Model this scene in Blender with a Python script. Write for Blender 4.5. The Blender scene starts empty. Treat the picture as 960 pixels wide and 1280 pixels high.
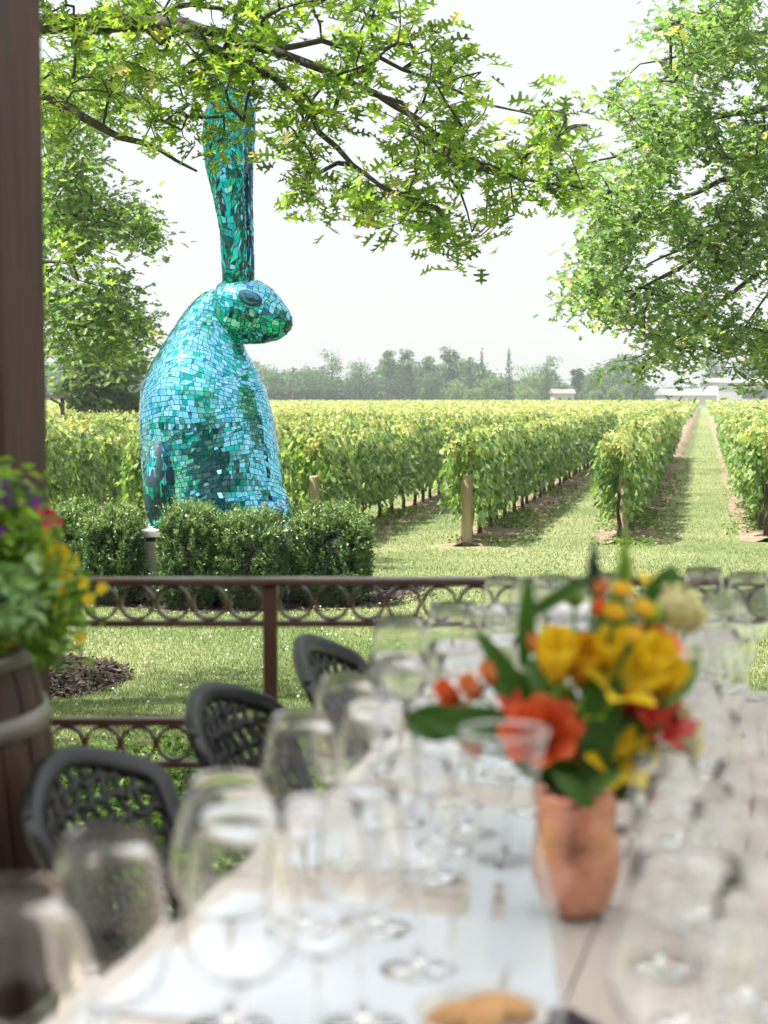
import bpy, math, random
import numpy as np
from mathutils import Vector, Matrix
random.seed(7); rng = np.random.default_rng(11)
R = math.radians
scene = bpy.context.scene
COL = scene.collection

# ------------------------------------------------------------------ camera
CZ = 1.30; GZ = -1.20; FPX = 2000.0; TH = math.atan(143/2000)
cd = bpy.data.cameras.new('camera'); cam = bpy.data.objects.new('camera', cd); COL.objects.link(cam)
cam.location = (0, 0, CZ); cam.rotation_euler = (math.pi/2 - TH, 0, 0)
cd.sensor_fit = 'HORIZONTAL'; cd.sensor_width = 24; cd.lens = 50
cd.clip_start = 0.05; cd.clip_end = 6000
cd.dof.use_dof = True; cd.dof.focus_distance = 13.0; cd.dof.aperture_fstop = 3.9
scene.camera = cam

def P(px, py, Y):
    u = (px-480)/FPX; v = (640-py)/FPX
    d = Vector((u, math.cos(TH)+v*math.sin(TH), -math.sin(TH)+v*math.cos(TH)))
    return Vector((0, 0, CZ)) + d*(Y/d.y)
def PG(px, py, z=GZ):
    u = (px-480)/FPX; v = (640-py)/FPX
    d = Vector((u, math.cos(TH)+v*math.sin(TH), -math.sin(TH)+v*math.cos(TH)))
    return Vector((0, 0, CZ)) + d*((z-CZ)/d.z)

# ------------------------------------------------------------------ materials
def newmat(name):
    m = bpy.data.materials.new(name); m.use_nodes = True
    nt = m.node_tree; nt.nodes.clear()
    return m, nt, nt.nodes, nt.links
def ramp(N, stops, interp='LINEAR'):
    r = N.new('ShaderNodeValToRGB'); r.color_ramp.interpolation = interp
    el = r.color_ramp.elements
    while len(el) < len(stops): el.new(0.5)
    for e, (p, c) in zip(el, stops): e.position = p; e.color = (*c, 1)
    return r
def mat_noise(name, stops, scale=5, rough=0.6, bump=0.2, metallic=0, detail=6, stretch=(1,1,1), bscale=None, spec=0.5, coat=0):
    m, nt, N, L = newmat(name)
    out = N.new('ShaderNodeOutputMaterial'); b = N.new('ShaderNodeBsdfPrincipled')
    tc = N.new('ShaderNodeTexCoord'); mp = N.new('ShaderNodeMapping'); mp.inputs['Scale'].default_value = stretch
    nz = N.new('ShaderNodeTexNoise'); nz.inputs['Scale'].default_value = scale; nz.inputs['Detail'].default_value = detail
    rp = ramp(N, stops)
    L.new(tc.outputs['Object'], mp.inputs[0]); L.new(mp.outputs[0], nz.inputs['Vector'])
    L.new(nz.outputs['Fac'], rp.inputs[0]); L.new(rp.outputs[0], b.inputs['Base Color'])
    b.inputs['Roughness'].default_value = rough; b.inputs['Metallic'].default_value = metallic
    b.inputs['Specular IOR Level'].default_value = spec; b.inputs['Coat Weight'].default_value = coat
    if bump:
        n2 = N.new('ShaderNodeTexNoise'); n2.inputs['Scale'].default_value = bscale or scale*3; n2.inputs['Detail'].default_value = 5
        L.new(mp.outputs[0], n2.inputs['Vector'])
        bp = N.new('ShaderNodeBump'); bp.inputs['Strength'].default_value = bump; bp.inputs['Distance'].default_value = 0.01
        L.new(n2.outputs['Fac'], bp.inputs['Height']); L.new(bp.outputs[0], b.inputs['Normal'])
    L.new(b.outputs[0], out.inputs[0])
    return m
def mat_leaf(name, stops, trans=0.4, rough=0.5, tint=(1.1,1.25,0.5), spec=0.3):
    m, nt, N, L = newmat(name)
    out = N.new('ShaderNodeOutputMaterial'); b = N.new('ShaderNodeBsdfPrincipled')
    g = N.new('ShaderNodeNewGeometry'); rp = ramp(N, stops)
    L.new(g.outputs['Random Per Island'], rp.inputs[0]); L.new(rp.outputs[0], b.inputs['Base Color'])
    b.inputs['Roughness'].default_value = rough; b.inputs['Specular IOR Level'].default_value = spec
    t = N.new('ShaderNodeBsdfTranslucent'); mx = N.new('ShaderNodeMixRGB'); mx.blend_type = 'MULTIPLY'
    mx.inputs[0].default_value = 1; mx.inputs[2].default_value = (*tint, 1)
    L.new(rp.outputs[0], mx.inputs[1]); L.new(mx.outputs[0], t.inputs['Color'])
    ms = N.new('ShaderNodeMixShader'); ms.inputs[0].default_value = trans
    L.new(b.outputs[0], ms.inputs[1]); L.new(t.outputs[0], ms.inputs[2]); L.new(ms.outputs[0], out.inputs[0])
    return m
def mat_mosaic(name, stops, rough=0.045):
    m, nt, N, L = newmat(name)
    out = N.new('ShaderNodeOutputMaterial'); b = N.new('ShaderNodeBsdfPrincipled')
    g = N.new('ShaderNodeNewGeometry'); rp = ramp(N, stops, 'CONSTANT')
    L.new(g.outputs['Random Per Island'], rp.inputs[0]); L.new(rp.outputs[0], b.inputs['Base Color'])
    b.inputs['Metallic'].default_value = 0.92; b.inputs['Roughness'].default_value = rough
    L.new(b.outputs[0], out.inputs[0]); return m
def mat_wood(name, c1, c2, scale=6, axis='Z', rough=0.6):
    st = {'Z': (6,6,0.35), 'X': (0.35,6,6), 'Y': (6,0.35,6)}[axis]
    return mat_noise(name, [(0.25,c1),(0.5,tuple((a+b)/2 for a,b in zip(c1,c2))),(0.75,c2)], scale=scale, rough=rough, bump=0.25, stretch=st, detail=8)
def mat_glass_sheet(name):
    m, nt, N, L = newmat(name)
    out = N.new('ShaderNodeOutputMaterial'); t = N.new('ShaderNodeBsdfTransparent'); t.inputs[0].default_value = (0.965,0.975,0.975,1)
    g = N.new('ShaderNodeBsdfGlossy'); g.inputs['Roughness'].default_value = 0.02; g.inputs[0].default_value = (1,1,1,1)
    lw = N.new('ShaderNodeLayerWeight'); lw.inputs['Blend'].default_value = 0.13
    rp = ramp(N, [(0,(0.05,)*3),(0.35,(0.12,)*3),(0.7,(0.55,)*3),(1,(0.9,)*3)])
    mx = N.new('ShaderNodeMixShader')
    L.new(lw.outputs['Facing'], rp.inputs[0]); L.new(rp.outputs[0], mx.inputs[0])
    lw.inputs['Blend'].default_value = 0.35
    L.new(t.outputs[0], mx.inputs[1]); L.new(g.outputs[0], mx.inputs[2]); L.new(mx.outputs[0], out.inputs[0])
    return m
def mat_glass_solid(name):
    m, nt, N, L = newmat(name)
    out = N.new('ShaderNodeOutputMaterial'); b = N.new('ShaderNodeBsdfPrincipled')
    b.inputs['Transmission Weight'].default_value = 1; b.inputs['Roughness'].default_value = 0.0; b.inputs['IOR'].default_value = 1.5
    b.inputs['Base Color'].default_value = (1,1,1,1)
    L.new(b.outputs[0], out.inputs[0]); return m

M = {}
M['steel'] = mat_noise('bronze painted steel', [(0.3,(0.050,0.024,0.016)),(0.7,(0.080,0.042,0.029))], 8, rough=0.28, bump=0.08)
M['dark_wood'] = mat_wood('stained cedar', (0.010,0.003,0.0018), (0.070,0.020,0.011), 9)
M['roof_wood'] = mat_wood('dark roof boards', (0.03,0.017,0.012), (0.07,0.04,0.028), 5, 'Y')
M['barrel'] = mat_wood('weathered barrel staves', (0.024,0.009,0.004), (0.085,0.034,0.017), 4)
M['hoop'] = mat_noise('galvanised hoop', [(0.3,(0.20,0.18,0.165)),(0.7,(0.36,0.32,0.29))], 9, rough=0.45, metallic=0.4, bump=0.1)
M['resin'] = mat_noise('charcoal resin', [(0.3,(0.009,0.010,0.011)),(0.7,(0.016,0.017,0.019))], 40, rough=0.36, bump=0.05)
M['table'] = mat_wood('whitewashed table boards', (0.50,0.44,0.39), (0.68,0.61,0.55), 4, 'Y', 0.45)
M['paper'] = mat_noise('white paper mat', [(0.3,(0.70,0.74,0.81)),(0.7,(0.76,0.80,0.86))], 6, rough=0.55, bump=0.02)
M['porcelain'] = mat_noise('white porcelain', [(0.3,(0.74,0.73,0.70)),(0.7,(0.8,0.79,0.77))], 6, rough=0.15, bump=0)
M['copper'] = mat_noise('hammered copper', [(0.3,(0.62,0.27,0.17)),(0.7,(0.80,0.42,0.29))], 9, rough=0.22, metallic=0.95, bump=0.25, bscale=60)
M['navy'] = mat_noise('navy enamel', [(0.3,(0.01,0.014,0.03)),(0.7,(0.02,0.03,0.05))], 9, rough=0.3, bump=0)
M['bread'] = mat_noise('baked bread', [(0.25,(0.42,0.19,0.06)),(0.6,(0.65,0.38,0.16)),(0.8,(0.75,0.55,0.32))], 18, rough=0.7, bump=0.4)
M['glass'] = mat_glass_sheet('clear blown glass')
M['stem_glass'] = mat_glass_solid('clear solid glass')
M['concrete'] = mat_noise('pale concrete', [(0.3,(0.40,0.39,0.37)),(0.7,(0.55,0.54,0.51))], 6, rough=0.8, bump=0.3)
M['stone'] = mat_noise('terrace stone', [(0.3,(0.16,0.12,0.10)),(0.55,(0.24,0.19,0.155)),(0.75,(0.32,0.27,0.23))], 5, rough=0.75, bump=0.4)
M['bark'] = mat_noise('oak bark', [(0.3,(0.03,0.024,0.02)),(0.7,(0.09,0.075,0.06))], 12, rough=0.85, bump=0.6, stretch=(3,3,0.6))
M['vine_bark'] = mat_noise('vine bark', [(0.3,(0.045,0.03,0.02)),(0.7,(0.12,0.085,0.06))], 20, rough=0.9, bump=0.6)
M['post_wood'] = mat_wood('pale treated pine', (0.30,0.22,0.14), (0.50,0.39,0.27), 7)
M['oak_leaf'] = mat_leaf('oak leaf', [(0,(0.08,0.14,0.06)),(0.3,(0.13,0.215,0.045)),(0.6,(0.19,0.30,0.055)),(0.88,(0.27,0.39,0.08)),(1,(0.38,0.45,0.13))], 0.66, 0.36, tint=(1.5,1.6,0.75), spec=0.5)
M['oak_leaf_cool'] = mat_leaf('distant oak leaf', [(0,(0.09,0.16,0.08)),(0.4,(0.14,0.23,0.08)),(0.75,(0.20,0.31,0.10)),(1,(0.36,0.44,0.19))], 0.55, 0.33, tint=(1.45,1.6,0.9), spec=0.6)
M['oak_shoot'] = mat_leaf('new oak shoots', [(0,(0.55,0.46,0.18)),(1,(0.46,0.48,0.16))], 0.5, 0.5, tint=(1.3,1.25,0.7))
M['vine_leaf'] = mat_leaf('vine leaf', [(0,(0.08,0.16,0.06)),(0.35,(0.13,0.23,0.075)),(0.7,(0.22,0.33,0.12)),(1,(0.44,0.50,0.27))], 0.45, 0.42, tint=(1.3,1.4,0.6), spec=0.45)
M['vine_shoot'] = mat_leaf('young vine leaf', [(0,(0.22,0.31,0.07)),(0.5,(0.40,0.43,0.16)),(1,(0.58,0.52,0.26))], 0.4, 0.5, tint=(1.15,1.15,0.7))
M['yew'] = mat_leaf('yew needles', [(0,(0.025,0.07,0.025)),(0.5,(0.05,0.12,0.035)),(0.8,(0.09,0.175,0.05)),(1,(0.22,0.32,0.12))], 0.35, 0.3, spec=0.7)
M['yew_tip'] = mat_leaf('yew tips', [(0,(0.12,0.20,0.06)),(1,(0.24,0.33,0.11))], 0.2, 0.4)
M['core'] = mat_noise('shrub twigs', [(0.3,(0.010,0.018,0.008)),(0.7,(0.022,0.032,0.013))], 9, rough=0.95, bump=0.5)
M['grass'] = mat_leaf('grass blades', [(0,(0.07,0.14,0.045)),(0.4,(0.14,0.215,0.08)),(0.75,(0.25,0.295,0.14)),(1,(0.48,0.44,0.30))], 0.35, 0.5)
_m = M['grass']; _nt = _m.node_tree; _b = [n for n in _nt.nodes if n.type=='BSDF_PRINCIPLED'][0]; _rp = [n for n in _nt.nodes if n.type=='VALTORGB'][0]; _tr=[n for n in _nt.nodes if n.type=='MIX_RGB'][0]
_tc=_nt.nodes.new('ShaderNodeTexCoord'); _n=_nt.nodes.new('ShaderNodeTexNoise'); _n.inputs['Scale'].default_value=0.55; _n.inputs['Detail'].default_value=5; _r2=ramp(_nt.nodes,[(0.36,(0.62,0.78,0.55)),(0.5,(1,1,1)),(0.66,(1.45,1.28,1.35))]); _x=_nt.nodes.new('ShaderNodeMixRGB'); _x.blend_type='MULTIPLY'; _x.inputs[0].default_value=1
_nt.links.new(_tc.outputs['Object'],_n.inputs['Vector']); _nt.links.new(_n.outputs['Fac'],_r2.inputs[0]); _nt.links.new(_rp.outputs[0],_x.inputs[1]); _nt.links.new(_r2.outputs[0],_x.inputs[2]); _nt.links.new(_x.outputs[0],_b.inputs['Base Color']); _nt.links.new(_x.outputs[0],_tr.inputs[1])
M['clover'] = mat_leaf('clover blossom', [(0,(0.65,0.63,0.55)),(1,(0.8,0.78,0.72))], 0.2, 0.6)
M['shrub_leaf'] = mat_leaf('bright shrub leaf', [(0,(0.05,0.11,0.02)),(0.5,(0.10,0.20,0.03)),(1,(0.22,0.34,0.06))], 0.4, 0.45)
M['planter_leaf'] = mat_leaf('planter leaf', [(0,(0.07,0.16,0.02)),(0.5,(0.15,0.28,0.035)),(1,(0.30,0.43,0.07))], 0.5, 0.45)
M['silver_leaf'] = mat_leaf('silvery leaf', [(0,(0.12,0.24,0.09)),(1,(0.30,0.44,0.20))], 0.4, 0.5)
M['stem'] = mat_leaf('green stem', [(0,(0.05,0.12,0.02)),(1,(0.08,0.17,0.03))], 0.1, 0.5)
M['dark_leaf'] = mat_leaf('dark bouquet leaf', [(0,(0.02,0.075,0.015)),(0.6,(0.05,0.13,0.02)),(1,(0.10,0.20,0.04))], 0.25, 0.35)
M['blue_leaf'] = mat_leaf('blue green leaf', [(0,(0.02,0.045,0.05)),(1,(0.04,0.07,0.075))], 0.2, 0.5)
def petal(n, c1, c2): M[n] = mat_leaf(n, [(0,c1),(1,c2)], 0.3, 0.5, tint=(1.1,1.0,0.8))
petal('yellow petal', (0.80,0.55,0.012), (0.88,0.70,0.04)); petal('gold petal', (0.60,0.32,0.01), (0.72,0.42,0.015))
petal('orange petal', (0.76,0.12,0.04), (0.84,0.22,0.07)); petal('red petal', (0.62,0.03,0.03), (0.70,0.07,0.035))
petal('peach petal', (0.75,0.26,0.10), (0.80,0.38,0.18)); petal('cream petal', (0.72,0.65,0.28), (0.78,0.74,0.44))
petal('pink petal', (0.70,0.02,0.10), (0.75,0.05,0.18)); petal('purple petal', (0.14,0.03,0.30), (0.24,0.06,0.42))
petal('lime petal', (0.22,0.42,0.04), (0.32,0.50,0.06)); petal('pale petal', (0.75,0.62,0.50), (0.80,0.72,0.64))
M['far_leaf'] = mat_leaf('far tree leaf', [(0,(0.03,0.085,0.045)),(0.5,(0.06,0.13,0.055)),(1,(0.12,0.20,0.08))], 0.3, 0.6)
M['far_leaf_dark'] = mat_leaf('far dark leaf', [(0,(0.015,0.045,0.030)),(1,(0.035,0.075,0.045))], 0.2, 0.6)
M['far_leaf_pale'] = mat_leaf('far pale leaf', [(0,(0.09,0.16,0.06)),(1,(0.18,0.26,0.09))], 0.35, 0.6)
M['mulch_chip'] = mat_leaf('mulch chip', [(0,(0.012,0.008,0.006)),(0.6,(0.04,0.028,0.02)),(1,(0.12,0.09,0.07))], 0.0, 0.8)
M['mulch'] = mat_noise('mulch', [(0.3,(0.012,0.009,0.007)),(0.7,(0.05,0.035,0.027))], 40, rough=0.95, bump=1.0)
M['soil'] = mat_noise('dry vineyard soil', [(0.3,(0.13,0.09,0.06)),(0.55,(0.24,0.175,0.12)),(0.8,(0.34,0.26,0.185))], 3, rough=0.95, bump=0.8, bscale=18)
M['white_wall'] = mat_noise('white siding', [(0.3,(0.42,0.43,0.44)),(0.7,(0.50,0.50,0.50))], 0.3, rough=0.7, bump=0)
M['grey_roof'] = mat_noise('pale metal roof', [(0.3,(0.28,0.29,0.30)),(0.7,(0.36,0.37,0.38))], 0.3, rough=0.6, bump=0)
M['brown_roof'] = mat_noise('brown shingle roof', [(0.3,(0.16,0.13,0.12)),(0.7,(0.24,0.20,0.18))], 0.8, rough=0.8, bump=0)
M['window'] = mat_noise('dark window', [(0.3,(0.03,0.035,0.04)),(0.7,(0.05,0.055,0.06))], 1, rough=0.15, bump=0)
M['grey_wood'] = mat_noise('weathered grey timber', [(0.3,(0.07,0.055,0.045)),(0.7,(0.13,0.105,0.09))], 3, rough=0.8, bump=0.3)
M['tile_cyan'] = mat_mosaic('cyan mirror tile', [(0,(0.25,0.70,0.86)),(0.30,(0.21,0.66,0.83)),(0.55,(0.17,0.62,0.78)),(0.75,(0.31,0.76,0.92)),(0.90,(0.12,0.56,0.72)),(0.97,(0.06,0.44,0.62))])
M['tile_green'] = mat_mosaic('teal green mirror tile', [(0,(0.01,0.50,0.42)),(0.3,(0.02,0.45,0.42)),(0.55,(0.03,0.58,0.50)),(0.75,(0.01,0.38,0.38)),(0.92,(0.10,0.60,0.66))])
M['tile_blue'] = mat_mosaic('blue mirror tile', [(0,(0.08,0.42,0.72)),(0.3,(0.18,0.60,0.85)),(0.55,(0.03,0.26,0.55)),(0.75,(0.30,0.76,0.95)),(0.9,(0.03,0.45,0.52))])
M['grout'] = mat_noise('dark grout', [(0.3,(0.012,0.035,0.05)),(0.7,(0.02,0.06,0.08))], 9, rough=0.7, bump=0)

# ground: mown lawn with drier, yellower areas
m, nt, N, L = newmat('lawn'); M['lawn'] = m
out = N.new('ShaderNodeOutputMaterial'); b = N.new('ShaderNodeBsdfPrincipled'); tc = N.new('ShaderNodeTexCoord')
n1 = N.new('ShaderNodeTexNoise'); n1.inputs['Scale'].default_value = 0.35; n1.inputs['Detail'].default_value = 6
n2 = N.new('ShaderNodeTexNoise'); n2.inputs['Scale'].default_value = 14; n2.inputs['Detail'].default_value = 8
L.new(tc.outputs['Object'], n1.inputs['Vector']); L.new(tc.outputs['Object'], n2.inputs['Vector'])
r1 = ramp(N, [(0.35,(0.13,0.17,0.065)),(0.65,(0.24,0.25,0.13))]); r2 = ramp(N, [(0.3,(0.45,0.5,0.4)),(0.7,(1.3,1.3,1.25))])
L.new(n1.outputs['Fac'], r1.inputs[0]); L.new(n2.outputs['Fac'], r2.inputs[0])
mx = N.new('ShaderNodeMixRGB'); mx.blend_type = 'MULTIPLY'; mx.inputs[0].default_value = 1
L.new(r1.outputs[0], mx.inputs[1]); L.new(r2.outputs[0], mx.inputs[2]); L.new(mx.outputs[0], b.inputs['Base Color'])
b.inputs['Roughness'].default_value = 0.9; b.inputs['Specular IOR Level'].default_value = 0.2
bp = N.new('ShaderNodeBump'); bp.inputs['Strength'].default_value = 0.8; bp.inputs['Distance'].default_value = 0.04
L.new(n2.outputs['Fac'], bp.inputs['Height']); L.new(bp.outputs[0], b.inputs['Normal']); L.new(b.outputs[0], out.inputs[0])

# ------------------------------------------------------------------ mesh helpers
class MB:
    def __init__(s): s.v = []; s.f = []; s.mi = []
    def add(s, vs, fs, mi=0):
        o = len(s.v); s.v += [tuple(v) for v in vs]; s.f += [tuple(i+o for i in f) for f in fs]; s.mi += [mi]*len(fs); return s
    def box(s, c, size, rz=0, mi=0, bev=0):
        cx, cy, cz = c; hx, hy, hz = size[0]/2, size[1]/2, size[2]/2
        if bev == 0:
            p = [(-hx,-hy),(hx,-hy),(hx,hy),(-hx,hy)]; rings = [(0,-hz),(0,hz)]
        else:
            p = [(-hx+bev,-hy),(hx-bev,-hy),(hx,-hy+bev),(hx,hy-bev),(hx-bev,hy),(-hx+bev,hy),(-hx,hy-bev),(-hx,-hy+bev)]
            rings = [(bev,-hz),(0,-hz+bev),(0,hz-bev),(bev,hz)]
        ca, sa = math.cos(rz), math.sin(rz); vs = []
        for ins, z in rings:
            for x, y in p:
                x2 = x - math.copysign(ins, x) if ins else x; y2 = y - math.copysign(ins, y) if ins else y
                vs.append((cx+x2*ca-y2*sa, cy+x2*sa+y2*ca, cz+z))
        n = len(p); fs = [tuple(range(n))[::-1], tuple(range((len(rings)-1)*n, len(rings)*n))]
        for k in range(len(rings)-1):
            for i in range(n): fs.append((k*n+i, k*n+(i+1)%n, (k+1)*n+(i+1)%n, (k+1)*n+i))
        return s.add(vs, fs, mi)
    def tube(s, pts, rad, n=8, mi=0, cap=True, flat=None):
        pts = [Vector(p) for p in pts]; vs = []; prev = None
        if not hasattr(rad, '__len__'): rad = [rad]*len(pts)
        for i, p in enumerate(pts):
            t = (pts[min(i+1, len(pts)-1)] - pts[max(i-1, 0)]).normalized()
            if prev is None: a = t.orthogonal().normalized()
            else: a = (prev - t*prev.dot(t)); a = a.normalized() if a.length > 1e-6 else t.orthogonal().normalized()
            prev = a; b = t.cross(a)
            for k in range(n):
                an = 2*math.pi*k/n; vs.append(p + (a*math.cos(an) + b*math.sin(an))*rad[i])
        fs = []
        for i in range(len(pts)-1):
            for k in range(n): fs.append((i*n+k, i*n+(k+1)%n, (i+1)*n+(k+1)%n, (i+1)*n+k))
        if cap: fs.append(tuple(range(n))[::-1]); fs.append(tuple(range((len(pts)-1)*n, len(pts)*n)))
        return s.add(vs, fs, mi)
    def lathe(s, prof, n=32, c=(0,0,0), mi=0, close=False):
        vs = []; fs = []
        for r, z in prof:
            for k in range(n):
                a = 2*math.pi*k/n; vs.append((c[0]+r*math.cos(a), c[1]+r*math.sin(a), c[2]+z))
        for i in range(len(prof)-1):
            for k in range(n): fs.append((i*n+k, i*n+(k+1)%n, (i+1)*n+(k+1)%n, (i+1)*n+k))
        if close: fs.append(tuple(range(n))[::-1]); fs.append(tuple(range((len(prof)-1)*n, len(prof)*n)))
        return s.add(vs, fs, mi)
    def build(s, name, mats, parent=None, smooth=False, loc=None):
        me = bpy.data.meshes.new(name); me.from_pydata(s.v, [], s.f)
        if not isinstance(mats, (list, tuple)): mats = [mats]
        for m in mats: me.materials.append(m)
        if len(mats) > 1: me.polygons.foreach_set('material_index', s.mi)
        if smooth: me.polygons.foreach_set('use_smooth', [True]*len(me.polygons))
        me.update()
        o = bpy.data.objects.new(name, me); COL.objects.link(o)
        if parent: o.parent = parent
        if loc: o.location = loc
        return o
def tag(o, label=None, cat=None, group=None, kind=None):
    if label: o['label'] = label
    if cat: o['category'] = cat
    if group: o['group'] = group
    if kind: o['kind'] = kind
    return o
def empty(name, loc=(0,0,0), rz=0, label=None, cat=None, group=None):
    o = bpy.data.objects.new(name, None); COL.objects.link(o); o.location = loc; o.rotation_euler = (0,0,rz)
    o.empty_display_size = 0.1
    return tag(o, label, cat, group)
def copy_tree(o, parent=None):
    c = o.copy(); COL.objects.link(c); c.parent = parent
    for ch in list(o.children): copy_tree(ch, c)
    return c
def scatter(name, tv, tf, mats3, pos, mat, parent=None, mi=None, extra=None):
    """many copies of one leaf-like template in one mesh"""
    tv = np.array(tv, float); n = len(pos); k = len(tv)
    V = np.einsum('nij,kj->nki', mats3, tv) + pos[:, None, :]
    sizes = np.array([len(f) for f in tf]); flat = np.concatenate([np.array(f) for f in tf])
    loops = (flat[None, :] + (np.arange(n)*k)[:, None]).reshape(-1)
    tot = np.tile(sizes, n); st = np.concatenate([[0], np.cumsum(tot)[:-1]])
    me = bpy.data.meshes.new(name); me.vertices.add(n*k); me.vertices.foreach_set('co', V.reshape(-1))
    me.loops.add(len(loops)); me.loops.foreach_set('vertex_index', loops)
    me.polygons.add(len(tot)); me.polygons.foreach_set('loop_start', st); me.polygons.foreach_set('loop_total', tot)
    for m in (mat if isinstance(mat, list) else [mat]): me.materials.append(m)
    if mi is not None: me.polygons.foreach_set('material_index', np.repeat(mi, len(tf)).astype(np.int32))
    me.update(calc_edges=True)
    o = bpy.data.objects.new(name, me); COL.objects.link(o)
    if parent: o.parent = parent
    return o
def frames(n, tilt=0.8, size=(0.8,1.2), base=1.0, dirs=None, droop=0.3):
    """leaf frames: x = leaf direction, z = normal, mostly up with random tilt"""
    az = rng.uniform(0, 2*np.pi, n)
    nx = rng.normal(0, tilt, n); ny = rng.normal(0, tilt, n)
    z = np.stack([nx, ny, np.ones(n)], 1); z /= np.linalg.norm(z, axis=1)[:, None]
    x = np.stack([np.cos(az), np.sin(az), -droop + rng.normal(0, 0.3, n)], 1) if dirs is None else dirs + rng.normal(0, 0.35, (n,3))
    x -= z*np.sum(x*z, 1)[:, None]; x /= np.linalg.norm(x, axis=1)[:, None]
    y = np.cross(z, x)
    s = (base*rng.uniform(size[0], size[1], n))[:, None]
    return np.stack([x*s, y*s, z*s], 2)
def leaf_template(half, fold=0.25):
    """half outline [(x,y)...] from base to tip along +x; mirrored, folded along the midrib"""
    k = len(half); v = [(x, y, abs(y)*fold - 0.12*x*x) for x, y in half]
    v2 = [(x, -y, abs(y)*fold - 0.12*x*x) for x, y in half[1:-1]]
    f1 = list(range(k)); f2 = [0] + [k-1] + [k+i for i in range(len(v2))][::-1]
    return v+v2, [tuple(f1[::-1]), tuple(f2[::-1])]
OAK = leaf_template([(0,0),(0.12,0.03),(0.16,0.20),(0.25,0.22),(0.27,0.07),(0.38,0.07),(0.44,0.36),(0.54,0.38),(0.56,0.08),(0.66,0.07),(0.78,0.28),(0.86,0.26),(0.82,0.07),(1.0,0)])
OAK_S = leaf_template([(0,0),(0.2,0.22),(0.3,0.06),(0.5,0.36),(0.6,0.07),(0.82,0.26),(1.0,0)])
VINE = leaf_template([(0,0),(-0.12,0.28),(0.08,0.48),(0.36,0.52),(0.45,0.34),(0.72,0.36),(0.74,0.16),(1.0,0)], 0.15)
OVAL = leaf_template([(0,0),(0.25,0.20),(0.6,0.22),(1,0)], 0.2)
LANCE = leaf_template([(0,0),(0.25,0.10),(0.6,0.09),(1,0)], 0.2)
NEEDLE = leaf_template([(0,0),(0.5,0.09),(1,0)], 0.2)

# ------------------------------------------------------------------ setting
def structure(o): o['kind'] = 'structure'; return o
gs = [(-2500,-300),(2500,-300),(2500,4000),(-2500,4000)]
structure(MB().add([(x,y,GZ) for x,y in gs], [(0,1,2,3)]).build('ground', M['lawn']))
structure(MB().box((0.4,-1.6,-0.1),(9,10.2,0.2)).build('terrace_floor', M['stone']))
structure(MB().box((0.4,3.46,-0.7),(9,0.1,1.0)).build('retaining_wall', M['stone']))

SL = 0.199                       # direction of the vine rows
RD = Vector((SL,1,0)).normalized()
ROW_DX = 2.56
def row_x(i, Y): return 1.39 + i*ROW_DX + SL*(Y-27.0 - 0)
mb = MB()
for i in range(-56, 8):
    y0 = 27.0 + (0.39*i if i > -4 else -1.5); y1 = 372
    ys = [y0-0.15] + list(np.linspace(y0, 80, 70)) + list(np.linspace(90, y1, 12))
    vs = []; fs = []
    for j, y in enumerate(ys):
        w = 0.44 + random.uniform(-0.1,0.1) if j else 0.2
        w2 = 0.60 + random.uniform(-0.12,0.12) if j else 0.25
        vs += [(row_x(i,y)-w, y, GZ+0.004), (row_x(i,y), y, GZ+0.07), (row_x(i,y)+w2, y, GZ+0.004)]
    for j in range(len(ys)-1):
        a = 3*j; fs += [(a,a+1,a+4,a+3),(a+1,a+2,a+5,a+4)]
    mb.add(vs, fs)
structure(mb.build('vineyard_soil', M['soil']))

def mound(name, c, rx, ry, h, mat, n=24, rings=6):
    vs = []; fs = []
    for i in range(rings+1):
        t = i/rings
        for k in range(n):
            a = 2*math.pi*k/n; rr = (1-t*0.97)*(1+0.08*math.sin(3*a+1)+0.05*math.sin(7*a))
            z = h*math.sin(t*math.pi/2) + (0.03*h*random.uniform(-1,1) if 0<i else 0)
            vs.append((c[0]+rx*rr*math.cos(a), c[1]+ry*rr*math.sin(a), c[2]+z))
    for i in range(rings):
        for k in range(n): fs.append((i*n+k, i*n+(k+1)%n, (i+1)*n+(k+1)%n, (i+1)*n+k))
    fs.append(tuple(range(rings*n, rings*n+n)))
    return MB().add(vs, fs).build(name, mat, smooth=True)
mc = PG(92, 850); structure(mound('mulch_mound', (mc.x-0.22, mc.y, GZ-0.01), 0.70, 1.0, 0.16, M['mulch']))
structure(mound('mulch_bed', (-1.75, 20.4, GZ-0.01), 2.3, 1.95, 0.06, M['mulch'], 40))
cv, cf = leaf_template([(0,0),(0.2,0.12),(0.8,0.12),(1,0)], 0)
def chips(cx, cy, rx, ry, h, n):
    a = rng.uniform(0,6.283,n); r = np.sqrt(rng.uniform(0,1,n))*1.05
    x = cx+rx*r*np.cos(a); y = cy+ry*r*np.sin(a); z = GZ + h*np.sin(np.clip(1-r,0,1)*math.pi/2)+0.012
    return np.stack([x,y,z],1)
pp = np.concatenate([chips(mc.x-0.22, mc.y, 0.70, 1.0, 0.16, 3500), chips(-1.75,20.4,2.3,1.95,0.06,7000)])
tag(scatter('mulch_chips', cv, cf, frames(len(pp), 0.7, (0.5,1.3), 0.07), pp, M['mulch_chip']), 'dark shredded bark mulch spread on the beds', 'mulch', kind='stuff')

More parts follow.
